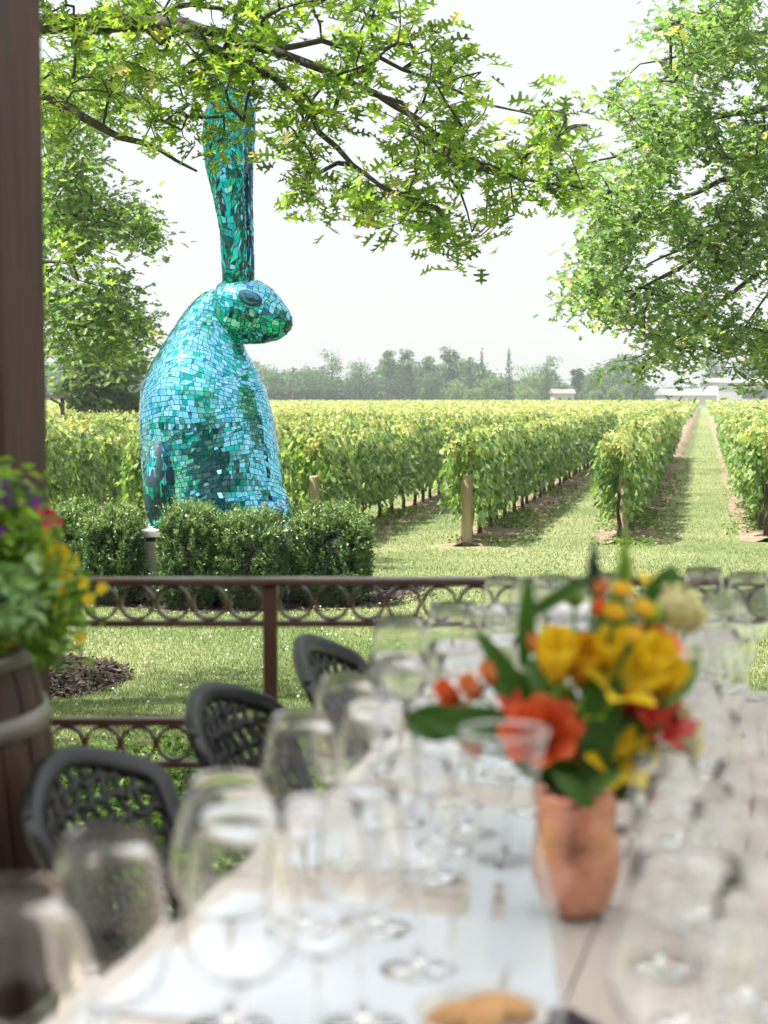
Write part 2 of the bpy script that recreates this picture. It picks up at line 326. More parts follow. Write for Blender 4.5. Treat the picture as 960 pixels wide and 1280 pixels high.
# grass blades
def blades(n, y0, y1, h, name, label, mat, power=1.6, clov=False):
    u = rng.uniform(0,1,n); e = 1-power
    Y = (y0**e + u*(y1**e - y0**e))**(1/e)
    X = Y*rng.uniform(-0.235, 0.26, n)
    # keep off the soil strips and beds
    off = (X - (1.39 + SL*(Y-27)))/ROW_DX; d = np.abs(off-np.round(off))*ROW_DX
    keep = ~((Y > 26.4) & (d < 0.42+0.18*rng.uniform(0,1,n))) & ~((((X+1.75)/2.3)**2 + ((Y-20.4)/1.95)**2) < 1) & ~((((X-mc.x+0.22)/0.70)**2 + ((Y-mc.y)/1.0)**2) < 0.8)
    X, Y = X[keep], Y[keep]; n = len(X)
    if clov:
        tv = [(-.5,-.5,0.3),(.5,-.5,0.3),(.5,.5,0.3),(-.5,.5,0.3),(0,0,1),(0,0,-.2)]; tf = [(0,1,4),(1,2,4),(2,3,4),(3,0,4),(1,0,5),(2,1,5),(3,2,5),(0,3,5)]
        pos = np.stack([X,Y,GZ+rng.uniform(0.05,0.08,n)],1)
        return tag(scatter(name, tv, tf, frames(n, 0.2,(0.7,1.3),0.02), pos, mat), label, 'clover', kind='stuff')
    tv = [(-0.11,0,0),(0.11,0,0),(0.07,0.12,0.55),(0.02,0.35,1.0)]; tf = [(0,1,2,3)]
    pos = np.stack([X,Y,np.full(n,GZ-0.002)],1); az = rng.uniform(0,6.283,n)
    s = h*rng.uniform(0.5,1.25,n)*(0.9+0.012*Y); lean = rng.uniform(0.4,2.4,n)
    m = np.zeros((n,3,3)); m[:,0,0]=np.cos(az)*s; m[:,1,0]=np.sin(az)*s; m[:,0,1]=-np.sin(az)*s*lean; m[:,1,1]=np.cos(az)*s*lean; m[:,2,2]=s
    return tag(scatter(name, tv, tf, m, pos, mat), label, 'grass', kind='stuff')
blades(520000, 8.0, 150, 0.030, 'grass', 'mown green grass of the lawn and the vineyard aisles', M['grass'])
blades(450, 9.5, 20, 0.03, 'clover_flowers', 'tiny white clover blossoms scattered through the lawn', M['clover'], clov=True)

# ------------------------------------------------------------------ grapevines
def make_vine(k):
    root = empty('grapevine')
    n = 700
    x = rng.uniform(-0.85,0.85,n); z = 0.45 + 1.36*rng.beta(1.4,1.15,n) + 0.08*np.sin(x*5+k)
    th = 0.38*np.sqrt(np.clip(1-((z-1.2)/0.95)**2,0.12,1))*(1+.22*np.sin(x*4.5+k*2)); y = th*np.sign(rng.uniform(-1,1,n))*rng.uniform(0.3,1.15,n)
    pos = np.stack([x,y,z],1); nrm = np.stack([rng.normal(0,.5,n), np.sign(y)*1.0, rng.normal(0.5,.5,n)],1)
    nrm /= np.linalg.norm(nrm,axis=1)[:,None]; d = np.stack([rng.normal(0,.7,n), rng.normal(0,.3,n), -rng.uniform(0.1,1,n)],1)
    d -= nrm*np.sum(d*nrm,1)[:,None]; d/=np.linalg.norm(d,axis=1)[:,None]; yy=np.cross(nrm,d); s=(0.125*rng.uniform(0.7,1.25,n))[:,None]
    m3a = np.stack([d*s,yy*s,nrm*s],2)
    # young shoots standing out of the top
    pts = []; mbs = MB()
    for j in range(13):
        bx = random.uniform(-0.8,0.8); by = random.uniform(-0.25,0.25); hh = random.uniform(0.12,0.42); lx = random.uniform(-.25,.25); ly = random.uniform(-.2,.2)
        for q in range(9):
            t = q/8; pts.append((bx+lx*t*t+random.uniform(-.05,.05), by+ly*t*t+random.uniform(-.05,.05), 1.58+hh*t))
    pts = np.array(pts)
    mi_ = np.concatenate([np.where((pos[:,2]>1.5)&(rng.uniform(0,1,n)<.33),1,0), np.ones(len(pts))]).astype(np.int32)
    scatter('foliage', *VINE, np.concatenate([m3a, frames(len(pts),0.7,(0.5,1.0),0.10)]), np.concatenate([pos, pts]), [M['vine_leaf'],M['vine_shoot']], root, mi=mi_)
    q = random.uniform(-.05,.05)
    MB().tube([(0,0,-0.03),(q,0.02,0.25),(q*1.5-.02,-.02,0.5),(q,0,0.78),(q+.25,0,0.88),(q+.6,0,0.90)],[0.05,0.038,0.034,0.032,0.022,0.016],7).build('trunk', M['vine_bark'], root, True)
    return root
slots = []
for i in range(-56, 8):
    ys = 27.0 + (0.39*i if i > -4 else -1.5) + 0.45
    if i <= -1: ys = max(ys, 25.6)
    yy = ys
    while yy < 366:
        X = row_x(i, yy); px = 480 + 2000*X/yy
        if -40 < px < 1030: slots.append((yy*math.hypot(1, X/yy), X, yy, i))
        yy += 1.30
slots.sort()
protos = [make_vine(k) for k in range(7)]
used = 0
for dist, X, Y, i in slots[:300]:
    pr = protos[used % 7] if used < 7 else None
    o = pr if pr else copy_tree(random.choice(protos))
    o.location = (X+random.uniform(-.04,.04), Y, GZ); o.rotation_euler = (0,0,math.pi/2 - math.atan(SL) + (math.pi if random.random()<.5 else 0))
    o.scale = (1,1,random.uniform(0.95,1.06))
    rn = {-4:'fifth',-3:'fourth',-2:'third'}
    if i == 1: lab = 'leafy grapevine in the row along the left side of the long grass aisle'
    elif i == 0: lab = 'grapevine in the row starting at the wooden post nearest the picture middle'
    elif i >= 2: lab = 'grapevine in the row along the right side of the long grass aisle'
    elif i == -1: lab = 'grapevine in the row starting at the short post behind the right yew shrub'
    else: lab = 'grapevine deep in the crowded rows behind the blue rabbit sculpture'
    tag(o, lab, 'grapevine', 'grapevines in the near part of the rows: '+({1:'left of the aisle',0:'middle row'}.get(i, 'right of the aisle' if i>=2 else ('row behind the right yew' if i==-1 else 'rows behind the sculpture'))))
    used += 1
# the rest of the vineyard as one mass
P_, S_ = [], []
for dist, X, Y, i in slots[300:]:
    n = int(min(150, 150*(45/dist)**1.15)); n = max(n, 16)
    s = 0.14*min(3.4, max(1, (dist/50)**0.62))
    u = rng.uniform(-0.75,0.75,n); z = 0.7 + 1.15*rng.beta(1.9,1.0,n); y = rng.uniform(-0.33,0.33,n)
    P_.append(np.stack([X+y+u*SL, Y+u, GZ+z],1)); S_.append(np.full(n, s))
Pn = np.concatenate(P_); Sn = np.concatenate(S_); fr = frames(len(Pn),0.8,(0.75,1.25),1.0)*Sn[:,None,None]
mi = ((Pn[:,2] > GZ+1.62) & (rng.uniform(0,1,len(Pn)) < 0.8)).astype(np.int32)
tag(scatter('distant_vines', *OVAL, fr*np.array([1,1,1]), Pn, [M['vine_leaf'],M['vine_shoot']], mi=mi), 'far rows of grapevines with yellowish tops reaching to the tree line','vineyard',kind='stuff')

wp=[]
for i in range(-3,4):
    for _ in range(900):
        y = 26.2+0.39*i+rng.exponential(14.0); off_=rng.normal(0,.28)+(.25 if rng.uniform()<.4 else 0); c0=(row_x(i,y)+off_, y+rng.normal(0,.05))
        if math.sin(y*1.9+i)+math.sin(y*.63)<-.2: continue
        for q in range(7): wp.append((c0[0]+rng.normal(0,.05),c0[1]+rng.normal(0,.05),GZ+rng.uniform(.03,.15)))
wp=np.array(wp); tag(scatter('weeds',*OVAL,frames(len(wp),.7,(.5,1.2),.075),wp,M['shrub_leaf']),'low weeds growing along the soil under the vines','weeds',kind='stuff')
for (px, py, Y, h, lab) in [(583,682,27.0,1.20,'pale round wooden end post of the vine row in the picture middle'),
                            (777,675,28.1,1.13,'pale round wooden end post beside the long grass aisle'),
                            (395,672,26.6,1.20,'pale wooden end post rising behind the right yew shrub'),]:
    p = P(px, py, Y)
    o = MB().tube([(0,0,-.05),(0.01,0,h*0.5),(0.0,0,h-.015),(0,0,h)],[0.098,0.095,0.09,0.08],14).build('vineyard_post', M['post_wood'], smooth=False)
    o.location = (p.x, Y, GZ); o.rotation_euler = (0, R(random.uniform(-2,2)), 0); tag(o, lab, 'post', 'end posts of the vine rows')

# ------------------------------------------------------------------ sculpture
def mosaic(surf, nv, tile, circ, mats, pick, gap=0.17, tilt=0.035, lift=0.006, seed=0, squash=1.0):
    """core surface plus flat mirror tiles laid in wavy courses.  surf(u,v)->Vector, u in 0..1 around, v 0..1 along; circ(v) circumference"""
    rs = random.Random(seed); mb = MB()
    nu = 48; nn = 40
    vs = [surf(k/nu, j/nn) for j in range(nn+1) for k in range(nu)]
    fs = [(j*nu+k, j*nu+(k+1)%nu, (j+1)*nu+(k+1)%nu, (j+1)*nu+k) for j in range(nn) for k in range(nu)]
    mb.add(vs, fs, 0)
    def wav(u, v, j):
        if j <= 0 or j >= nv: return v
        a = 2*math.pi*u
        return min(1,max(0, v + (min(2.6,nv*.045)*math.sin(math.pi*v)*(math.sin(a*2+seed+v*3)+0.6*math.sin(3*a-v*7+seed*2)) + 0.30*math.sin(7*a-j*0.9))/nv))
    for j in range(nv):
        n = max(5, int(circ((j+0.5)/nv)/(tile*rs.uniform(0.85,1.2))))
        cuts = [(k + rs.uniform(-0.33,0.33))/n for k in range(n)]; cuts.append(cuts[0]+1)
        cut2 = [c + rs.uniform(-0.25,0.25)/n for c in cuts[:-1]]; cut2.append(cut2[0]+1)
        for k in range(n):
            u0,u1,w0,w1 = cuts[k],cuts[k+1],cut2[k],cut2[k+1]
            q = [(u0, wav(u0,j/nv,j)),(u1, wav(u1,j/nv,j)),(w1, wav(w1,(j+1)/nv,j+1)),(w0, wav(w0,(j+1)/nv,j+1))]
            r = rs.random(); polys = [q]
            if r < 0.16: polys = [[q[0],q[1],q[2]],[q[0],q[2],q[3]]]
            elif r < 0.40:
                t = rs.uniform(.35,.65); s2 = rs.uniform(.35,.65); L = lambda a,b,t:(a[0]+(b[0]-a[0])*t,a[1]+(b[1]-a[1])*t)
                if rs.random() < .5: m1,m2 = L(q[0],q[1],t),L(q[3],q[2],s2); polys=[[q[0],m1,m2,q[3]],[m1,q[1],q[2],m2]]
                else: m1,m2 = L(q[0],q[3],t),L(q[1],q[2],s2); polys=[[q[0],q[1],m2,m1],[m1,m2,q[2],q[3]]]
            for pl in polys:
                pts = [surf(u%1, min(1,max(0,v))) for u,v in pl]
                c = sum(pts, Vector())/len(pts)
                cu = sum(p[0] for p in pl)/len(pl); cvv = sum(p[1] for p in pl)/len(pl); e = 0.004
                du = surf((cu+e)%1,cvv)-surf((cu-e)%1,cvv); dv = surf(cu%1,min(1,cvv+e))-surf(cu%1,max(0,cvv-e))
                nr = du.cross(dv)
                if nr.length < 1e-9: continue
                nr.normalize()
                axc = (surf(cu%1,cvv)+surf((cu+.5)%1,cvv))/2
                if nr.dot(c-axc) < 0: nr = -nr
                nt_ = (nr + Vector((rs.gauss(0,tilt),rs.gauss(0,tilt),rs.gauss(0,tilt)))).normalized()
                out = []
                for p in pts:
                    d = p-c; d = d - nr*d.dot(nr)
                    ln = d.length
                    if ln > 1e-6: d *= max(0.3, 1-gap*tile*0.5/ln)
                    d = d - nt_*d.dot(nt_); out.append(c + nr*lift + d)
                nf = (out[1]-out[0]).cross(out[2]-out[0]); out = out if nf.dot(nt_) > 0 else out[::-1]
                mb.add(out, [tuple(range(len(out)))], pick(rs, cu%1, cvv, c))
    return mb
def interp(tab, t):
    ts = [r[0] for r in tab]
    if t <= ts[0]: return tab[0][1:]
    for a, b in zip(tab, tab[1:]):
        if t <= b[0]:
            k = (t-a[0])/(b[0]-a[0]); k = k*k*(3-2*k)*0.35 + k*0.65
            return tuple(x+(y-x)*k for x, y in zip(a[1:], b[1:]))
    return tab[-1][1:]
RY = 20.3
rab = empty('rabbit_sculpture', (P(270,655,RY).x, RY, P(270,655,RY).z), 0, 'tall seated rabbit sculpture covered in turquoise mirror mosaic with long upright ears', 'sculpture')
RO = rab.location.copy()
def lp(px, py, Y=RY): return P(px, py, Y) - RO
MM = [M['grout'], M['tile_cyan'], M['tile_green'], M['tile_blue']]
# body: horizontal sections from silhouette (py, left, right)
sil = [(654,186,367),(645,185,366),(625,182,361),(607,180,356),(568,176,350),(527,175,343),(490,177,333),(470,183,325),(456,189,317),(435,202,306),(420,211,301),(405,221,299),(390,231,297),(378,241,294),(368,252,289),(362,264,280)]
zt = []
for py, l, r in sil:
    a = lp(l, py); b_ = lp(r, py); zt.append((a.z, (a.x+b_.x)/2, (b_.x-a.x)/2))
z0, z1 = zt[0][0], zt[-1][0]
zt = [((z-z0)/(z1-z0), c, w) for z, c, w in zt]
def body(u, v):
    c, w = interp([(a,b,d) for a,b,d in zt], v); a = 2*math.pi*u; ca, sa = math.cos(a), math.sin(a)
    dep = w*(0.86 if v < .55 else 0.86-0.25*(v-.55)/.45)
    e = 0.9
    x = math.copysign(abs(ca)**e, ca)*w; y = math.copysign(abs(sa)**e, sa)*dep
    return Vector((c+x, y, z0+(z1-z0)*v))
def bcirc(v): return 5.8*interp([(a,b,d) for a,b,d in zt], v)[1]
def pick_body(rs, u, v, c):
    g = math.exp(-(((c.x+0.0)/0.42)**2 + ((c.z-1.35)/0.75)**2)) + 0.25*math.sin(c.x*4+c.z*3)  # teal tiles gather mid-body, painting in the dark reflection there
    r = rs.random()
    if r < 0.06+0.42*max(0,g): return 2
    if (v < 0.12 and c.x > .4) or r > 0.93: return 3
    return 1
mosaic(body, 54, 0.058, bcirc, MM, pick_body, seed=3, tilt=.022).build('body', MM, rab)
# head: sections along an axis from the back of the skull to the nose
hax = [(0,(266,372),5),(0.06,(268,373),20),(0.18,(277,379),30),(0.34,(292,386),38.5),(0.5,(309,390),39.5),(0.66,(326,395),35),(0.8,(341,401),28),(0.91,(354,406),19),(0.98,(362,408),10),(1,(364,409),3)]
hax = [(t, lp(*p), r/FPX*RY*1.0) for t, p, r in hax]
hdir = (hax[-1][1]-hax[0][1]).normalized(); hup = hdir.cross(Vector((0,-1,0))).normalized()
if hup.z < 0: hup = -hup
def head(u, v):
    x, z, r = interp([(t, c.x, c.z, r) for t, c, r in hax], v); a = 2*math.pi*u
    rr = r*(1 + 0.03*math.cos(2*a))
    # cheek / jaw fullness and the eye ridge
    return Vector((x,0,z)) + hup*(math.cos(a)*rr*1.02) + Vector((0,1,0))*(math.sin(a)*rr*0.92)
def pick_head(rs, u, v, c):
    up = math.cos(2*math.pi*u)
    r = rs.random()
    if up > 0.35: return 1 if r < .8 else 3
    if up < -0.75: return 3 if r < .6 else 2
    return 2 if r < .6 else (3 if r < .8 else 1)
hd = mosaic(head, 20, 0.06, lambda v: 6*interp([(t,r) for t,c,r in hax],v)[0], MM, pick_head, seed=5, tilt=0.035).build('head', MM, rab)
ec = lp(316,375); 
for sgn in (-1,1):
    e = MB()
    ctr = Vector((ec.x, sgn*0.335, ec.z)); vs=[]
    for ring,(rr,dy) in enumerate([(1.25,-.012),(1.1,.03),(0.8,.045),(0.5,.055),(0.01,.065)]):
        for k in range(20):
            a=2*math.pi*k/20; vs.append(ctr+Vector((0.135*rr*math.cos(a), sgn*dy, 0.085*rr*math.sin(a)-0.03*rr*math.cos(a))))
    e.add(vs,[(r_*20+k,r_*20+(k+1)%20,(r_+1)*20+(k+1)%20,(r_+1)*20+k) for r_ in range(4) for k in range(20)],0)
    e.mi = [[1,0,2,0][i//20] if i//20 in (1,3) else [1,0,2,0][i//20] for i in range(len(e.f))]
    o = e.build('eye', [M['grout'], M['tile_cyan'], M['tile_blue']], rab)
# ears
def ear(tab, yoff, depth, seed, green, nose):
    T = [(t, lp(cx,cy).x, lp(cx,cy).z, w/FPX*RY) for t,cx,cy,w in tab]
    def s(u, v):
        x,z,w = interp(T, v); a = 2*math.pi*u
        cs, sn = math.cos(a), math.sin(a)
        y = math.copysign(abs(sn)**0.8, sn)*w*depth
        if sn < 0: y += w*depth*0.55*max(0,1-abs(cs)*1.6)*min(1,v*4)*(1 if v<.93 else (1-v)/.07)   # hollow of the ear
        return Vector((x+cs*w, yoff*(0.6+0.4*v)+y, z))
    def pk(rs,u,v,c):
        r = rs.random()
        if green: return 2 if r < .86 else 1
        return 1 if r < .5 else 3
    return mosaic(s, 46, 0.060, lambda v: 5*interp([(t,w) for t,x,z,w in T],v)[0]+.05, MM, pk, seed=seed, tilt=0.025, lift=0.005)
ear([(0,294,358,14),(0.05,294,345,15),(0.2,292.5,292,16),(0.35,287,247,19),(0.5,282,210,23.5),(0.65,280,175,25.5),(0.8,281,140,22),(0.93,285,108,11),(1,287,94,2)], -0.17, 0.55, 21, True, 0).build('ear', MM, rab)
ear([(0,304,356,12),(0.05,304,345,13),(0.2,304,292,12),(0.35,303,247,11.5),(0.5,303,210,12),(0.65,303,175,14),(0.8,304,140,14),(0.93,302,112,9),(1,300,98,2)], 0.20, 0.75, 22, False, 0).build('ear', MM, rab)
# haunch on the near side and forepaw
def blob(cx, cy, wx, hz, y, dep, seed, pk, nv=12, tile=.075, name='haunch'):
    c = lp(cx, cy)
    def s(u, v):
        t = math.pi*(0.02+0.96*v); a = 2*math.pi*u
        return Vector((c.x + math.sin(t)*math.cos(a)*wx, y + math.sin(t)*math.sin(a)*dep, c.z - math.cos(t)*hz))
    mosaic(s, nv, tile, lambda v: 6*wx*math.sin(math.pi*(0.04+.92*v)), MM, pk, seed=seed, tilt=.04).build(name, MM, rab)
blob(207, 604, 0.20, 0.56, -0.58, 0.27, 31, lambda rs,u,v,c: 2 if rs.random()<.5 else 1)
blob(207, 604, 0.20, 0.56, 0.58, 0.27, 32, lambda rs,u,v,c: 2 if rs.random()<.5 else 1)
blob(330, 640, 0.36, 0.20, -0.42, 0.30, 33, lambda rs,u,v,c: 1 if rs.random()<.8 else 3, name='forepaw', nv=7)
blob(330, 640, 0.36, 0.20, 0.42, 0.30, 34, lambda rs,u,v,c: 1 if rs.random()<.8 else 3, name='forepaw', nv=7)
pz = RO.z
ped = MB().box((0,0,0),(1.96,1.8,0.10),bev=.015).box((0,0,-(pz-GZ)/2-0.05),(1.9,1.74,pz-GZ-0.1+0.01)).build('pedestal', M['concrete'])
ped.location=(RO.x,RY,pz-0.052); tag(ped,'pale concrete plinth under the mosaic rabbit, half hidden by yews','plinth')

# ------------------------------------------------------------------ yew shrubs
def make_yew(w, d, h, n, seed):
    root = empty('yew_shrub')
    rs = np.random.default_rng(seed)
    # upright sprays on a rounded block: stalks with needles
    ns = n//22
    a = rs.uniform(0,6.283,ns); t = rs.uniform(0,1,ns)
    face = rs.uniform(0,1,ns); top = face < 0.33
    ca, sa = np.cos(a), np.sin(a); e = 0.55
    sx = np.sign(ca)*np.abs(ca)**e; sy = np.sign(sa)*np.abs(sa)**e
    rr = np.where(top, np.sqrt(rs.uniform(0,1,ns))*0.93, 0.9+0.1*rs.uniform(-1,1,ns)+0.06*np.sin(a*7+seed))
    z = np.where(top, h*(0.86+0.07*np.sin(sx*4+sy*3+seed)+0.05*rs.uniform(-1,1,ns)), h*(0.04+0.84*t))
    rr = rr*np.where(z < .25*h, 0.86+0.5*z/h, 1)*np.where(z>.6*h, 1-.22*((z-.6*h)/(.35*h)).clip(0,1)**2, 1)
    z = z - np.where(top, .10*h*(rr**3), 0)
    bx = sx*rr*w/2; by = sy*rr*d/2
    out = np.stack([sx*0.35*(~top)+rs.normal(0,.25,ns), sy*0.35*(~top)+rs.normal(0,.25,ns), np.ones(ns)*0.9],1); out/=np.linalg.norm(out,axis=1)[:,None]
    ln = rs.uniform(0.09,0.24,ns)*(1+.3*top)
    k = 22; q = np.tile(np.linspace(0,1,k),(ns,1)); q = q.reshape(-1)
    O = np.repeat(out,k,0); B = np.repeat(np.stack([bx,by,z],1),k,0); Ln = np.repeat(ln,k)
    pos = B + O*(Ln*q)[:,None]
    sd = rs.normal(0,1,(ns*k,3)); sd -= O*np.sum(sd*O,1)[:,None]; sd/=np.linalg.norm(sd,axis=1)[:,None]
    x = sd*0.85 + O*0.55; x/=np.linalg.norm(x,axis=1)[:,None]
    nz = np.cross(x, rs.normal(0,1,(ns*k,3))); nz/=np.linalg.norm(nz,axis=1)[:,None]; y = np.cross(nz,x)
    s = (rs.uniform(0.045,0.075,ns*k)*(1.15-0.5*q))[:,None]
    m3 = np.stack([x*s,y*s*1.9,nz*s],2)
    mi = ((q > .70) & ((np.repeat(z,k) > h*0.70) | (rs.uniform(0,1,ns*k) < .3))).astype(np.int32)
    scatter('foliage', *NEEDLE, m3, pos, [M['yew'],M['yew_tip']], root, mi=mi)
    # twiggy core
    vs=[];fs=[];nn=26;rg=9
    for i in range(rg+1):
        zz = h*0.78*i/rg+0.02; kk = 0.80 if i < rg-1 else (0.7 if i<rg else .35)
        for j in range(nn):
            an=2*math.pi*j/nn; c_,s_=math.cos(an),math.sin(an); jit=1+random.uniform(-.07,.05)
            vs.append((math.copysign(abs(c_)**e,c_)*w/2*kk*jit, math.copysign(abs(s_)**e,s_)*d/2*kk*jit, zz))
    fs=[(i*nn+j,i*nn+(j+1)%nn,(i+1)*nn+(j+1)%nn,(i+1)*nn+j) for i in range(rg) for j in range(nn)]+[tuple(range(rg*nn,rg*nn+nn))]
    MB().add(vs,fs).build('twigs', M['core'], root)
    return root
def px_yew(pl, pr, ptop, Y, seed, label, depth=0.9, n=26000):
    a = P(pl, ptop, Y); b = P(pr, ptop, Y); h = (a.z - GZ)
    o = make_yew((b.x-a.x)*.91, depth, h*.86, n, seed); o.location = ((a.x+b.x)/2, Y+depth/2, GZ)
    tag(o, label, 'shrub', 'yew shrubs around the plinth')
px_yew(194, 276, 630, 18.65, 1, 'dark clipped yew in front of the rabbit sculpture, left half of the middle pair')
px_yew(266, 352, 640, 18.6, 2, 'dark clipped yew in front of the rabbit sculpture, right half of the middle pair')
px_yew(358, 464, 632, 18.9, 3, 'rounded yew shrub standing right of the plinth with bushy light tips')
px_yew(98, 172, 634, 19.0, 4, 'yew shrub just left of the white plinth corner')
px_yew(44, 122, 628, 19.3, 5, 'yew shrub farthest left, beside the timber post')

# ------------------------------------------------------------------ trees from branching
def inside(poly, x, y):
    c = False; j = len(poly)-1
    for i in range(len(poly)):
        xi, yi = poly[i]; xj, yj = poly[j]
        if (yi > y) != (yj > y) and x < (xj-xi)*(y-yi)/(yj-yi)+xi: c = not c
        j = i
    return c
def grow(root, limbs, targets, leaf, leafsize, per, mat, shoots=0, base_r=0.012, r0=None, spread=0.17, tilt=0.6, shoot_mat=None, sag=0.0):
    """limbs: list of (points, start radius, end radius). targets: cluster centres; each joins the nearest existing wood."""
    wood = MB(); nodes = []
    for pts, ra, rb in limbs:
        pts = [Vector(p) for p in pts]; fine = []
        for a, b in zip(pts, pts[1:]):
            st = max(2, int((b-a).length/0.25))
            for q in range(st): fine.append(a.lerp(b, q/st)+Vector([random.uniform(-.012,.012) for _ in range(3)]))
        fine.append(pts[-1]); nF = len(fine)
        wood.tube(fine, [ra+(rb-ra)*i/(nF-1) for i in range(nF)], 8)
        nodes += fine
    T = [Vector(t) for t in targets]
    arr = np.array([tuple(n) for n in nodes])
    d = [float(np.min(np.sum((arr-np.array(tuple(t)))**2,1))) for t in T]
    order = sorted(range(len(T)), key=lambda i: d[i])
    par = []; npos = [tuple(n) for n in nodes]; nbase = len(npos); buf = np.zeros((nbase+3*len(T)+10,3)); buf[:nbase] = arr; cnt = nbase
    parent = [-1]*nbase
    leaf_pos = []; leaf_dir = []
    for i in order:
        t = np.array(tuple(T[i])); dd = np.sum((buf[:cnt]-t)**2,1); j = int(np.argmin(dd)); p = buf[j].copy()
        dist = math.sqrt(dd[j]); k1 = p + (t-p)*0.45 + rng.normal(0, 0.07*dist, 3) + np.array([0,0,0.08*dist])
        buf[cnt] = k1; parent.append(j); buf[cnt+1] = t; parent.append(cnt); cnt += 2
        dr = (t-p)/(dist+1e-6)
        for q in range(per):
            f = rng.uniform(0.35,1.15); base = p + (t-p)*min(f,1.0)
            base = base + rng.normal(0, spread*0.45, 3); leaf_pos.append(base)
            dv = dr*0.8 + rng.normal(0,0.75,3) + np.array([0,0,-0.25-sag]); leaf_dir.append(dv)
    # radii by descendants
    w = np.zeros(cnt); 
    for i in range(cnt-1, nbase-1, -1): w[i] += 1; w[parent[i]] += w[i]
    for i in range(nbase, cnt):
        r = base_r*0.16*(w[i]**0.5)*1.5; pr = base_r*0.16*(max(w[i],1)+1)**0.5*1.5
        a = Vector(buf[parent[i]]); b = Vector(buf[i])
        wood.tube([a, b], [min(pr,base_r*3), r], 4, cap=False)
    wood.build('branches', M['bark'], root, True)
    LP = np.array(leaf_pos); LD = np.array(leaf_dir); n = len(LP)
    mi = None; mats = mat
    if shoots and shoot_mat: mi = (rng.uniform(0,1,n) < shoots).astype(np.int32); mats = [mat, shoot_mat]
    o = scatter('crown', *leaf, frames(n, tilt, (0.65,1.25), leafsize, dirs=LD), LP, mats, root, mi=mi)
    return o
def region_targets(poly, n, Yf, holes=None, thr=0.0):
    out = []; xs = [p[0] for p in poly]; ys = [p[1] for p in poly]; tries = 0
    while len(out) < n and tries < n*60:
        tries += 1; x = random.uniform(min(xs),max(xs)); y = random.uniform(min(ys),max(ys))
        if not inside(poly,x,y): continue
        f = math.sin(x*0.043+y*0.021)+math.sin(x*0.017-y*0.051+1.3)+math.sin(x*0.09+2)*math.sin(y*0.075)
        if f < thr*random.uniform(0.6,1.4): continue
        out.append(P(x, y, Yf(x,y)))
    return out
def px_limb(pts, ra, rb): return ([P(x,y,Y) for x,y,Y in pts], ra, rb)

# near oak whose limbs reach in from the left over the lawn
oakA = empty('oak_tree', (-5.2, 12.0, GZ), 0, 'near oak whose long limb and lobed leaves hang across the picture top', 'tree')
OA = oakA.location.copy()
def rel(l, o): return ([p-o for p in l[0]], l[1], l[2])
HUB = Vector((-5.2,12.0,3.4))
lA = [([Vector((-5.2,12,GZ-.1)),Vector((-5.15,12,1.0)),HUB,Vector((-5.1,11.8,6.5)),Vector((-4.8,11.6,9))],0.30,0.09),
      ([Vector((-5.2,12,3.3)),Vector((-3.8,11.4,4.0)),P(40,28,11.0),P(120,30,10.8),P(190,30,10.6),P(235,31,10.5)],0.12,0.046),
      px_limb([(235,31,10.5),(280,42,10.4),(330,62,10.3),(385,78,10.2),(430,98,10.1),(470,118,10.0),(520,150,9.9),(570,182,9.8),(620,215,9.7),(680,228,9.6),(730,236,9.5)],0.036,0.006),
      px_limb([(225,31,10.5),(262,58,10.3),(300,75,10.2),(345,98,10.0),(375,128,9.9),(400,165,9.8),(440,205,9.7),(480,235,9.6),(520,250,9.5),(560,275,9.5)],0.034,0.006),
      px_limb([(190,30,10.6),(208,12,10.7),(240,5,10.8),(290,10,10.9),(330,-10,11)],0.024,0.01),
      px_limb([(330,62,10.3),(400,52,10.5),(470,70,10.6),(540,100,10.6),(610,130,10.5),(690,150,10.4)],0.022,0.005),
      px_limb([(430,98,10.1),(500,130,9.8),(540,190,9.6),(575,240,9.5),(590,290,9.5)],0.018,0.004),
      px_limb([(262,58,10.3),(232,85,10.2),(222,110,10.2),(235,130,10.2)],0.012,0.004),
      ([Vector((-4.9,11.7,2.0)),P(20,100,11.3),P(60,122,11.1),P(105,145,11.0),P(150,172,10.9),P(200,188,10.8),P(246,214,10.7)],0.09,0.008)]
rg1 = [(40,-60),(520,-60),(545,20),(565,62),(610,95),(660,120),(720,128),(745,175),(745,240),(700,235),(668,285),(620,268),(590,318),(545,310),(520,262),(480,292),(415,280),(360,238),(340,190),(352,140),(318,108),(262,120),(205,118),(120,105),(52,92)]
t1 = region_targets(rg1, 350, lambda x,y: 10.6-0.0016*x+random.uniform(-0.9,0.9), thr=-0.75)
t1 += region_targets([(225,80),(330,70),(345,135),(312,165),(275,180),(240,165)], 30, lambda x,y: 10.2+random.uniform(-.4,.4), thr=-9)
t1 += region_targets([(175,150),(230,148),(245,185),(200,190)], 7, lambda x,y: 10.2+random.uniform(-.2,.2), thr=-9)
t1 += region_targets([(50,60),(190,60),(190,135),(120,150),(50,200)], 36, lambda x,y: 11+random.uniform(-.6,.6), thr=-9)
t1 += region_targets([(55,280),(150,300),(160,350),(130,370),(60,360)], 9, lambda x,y: 11+random.uniform(-.4,.4), thr=-9)
lA.append(([Vector((-5.0,12,2.2)),P(0,330,11.5),P(60,325,11.2),P(110,330,11.0)],0.05,0.006))
lA.append(([P(900,-60,9.8),P(820,-20,9.8),P(800,0,9.8),P(822,28,9.8)],0.02,0.004))
lA = lA[:-1]
grow(oakA, [rel(l,OA) for l in lA], [t-OA for t in t1], OAK, 0.122, 8, M['oak_leaf'], shoots=0.03, shoot_mat=M['oak_shoot'], base_r=0.012, spread=0.16)
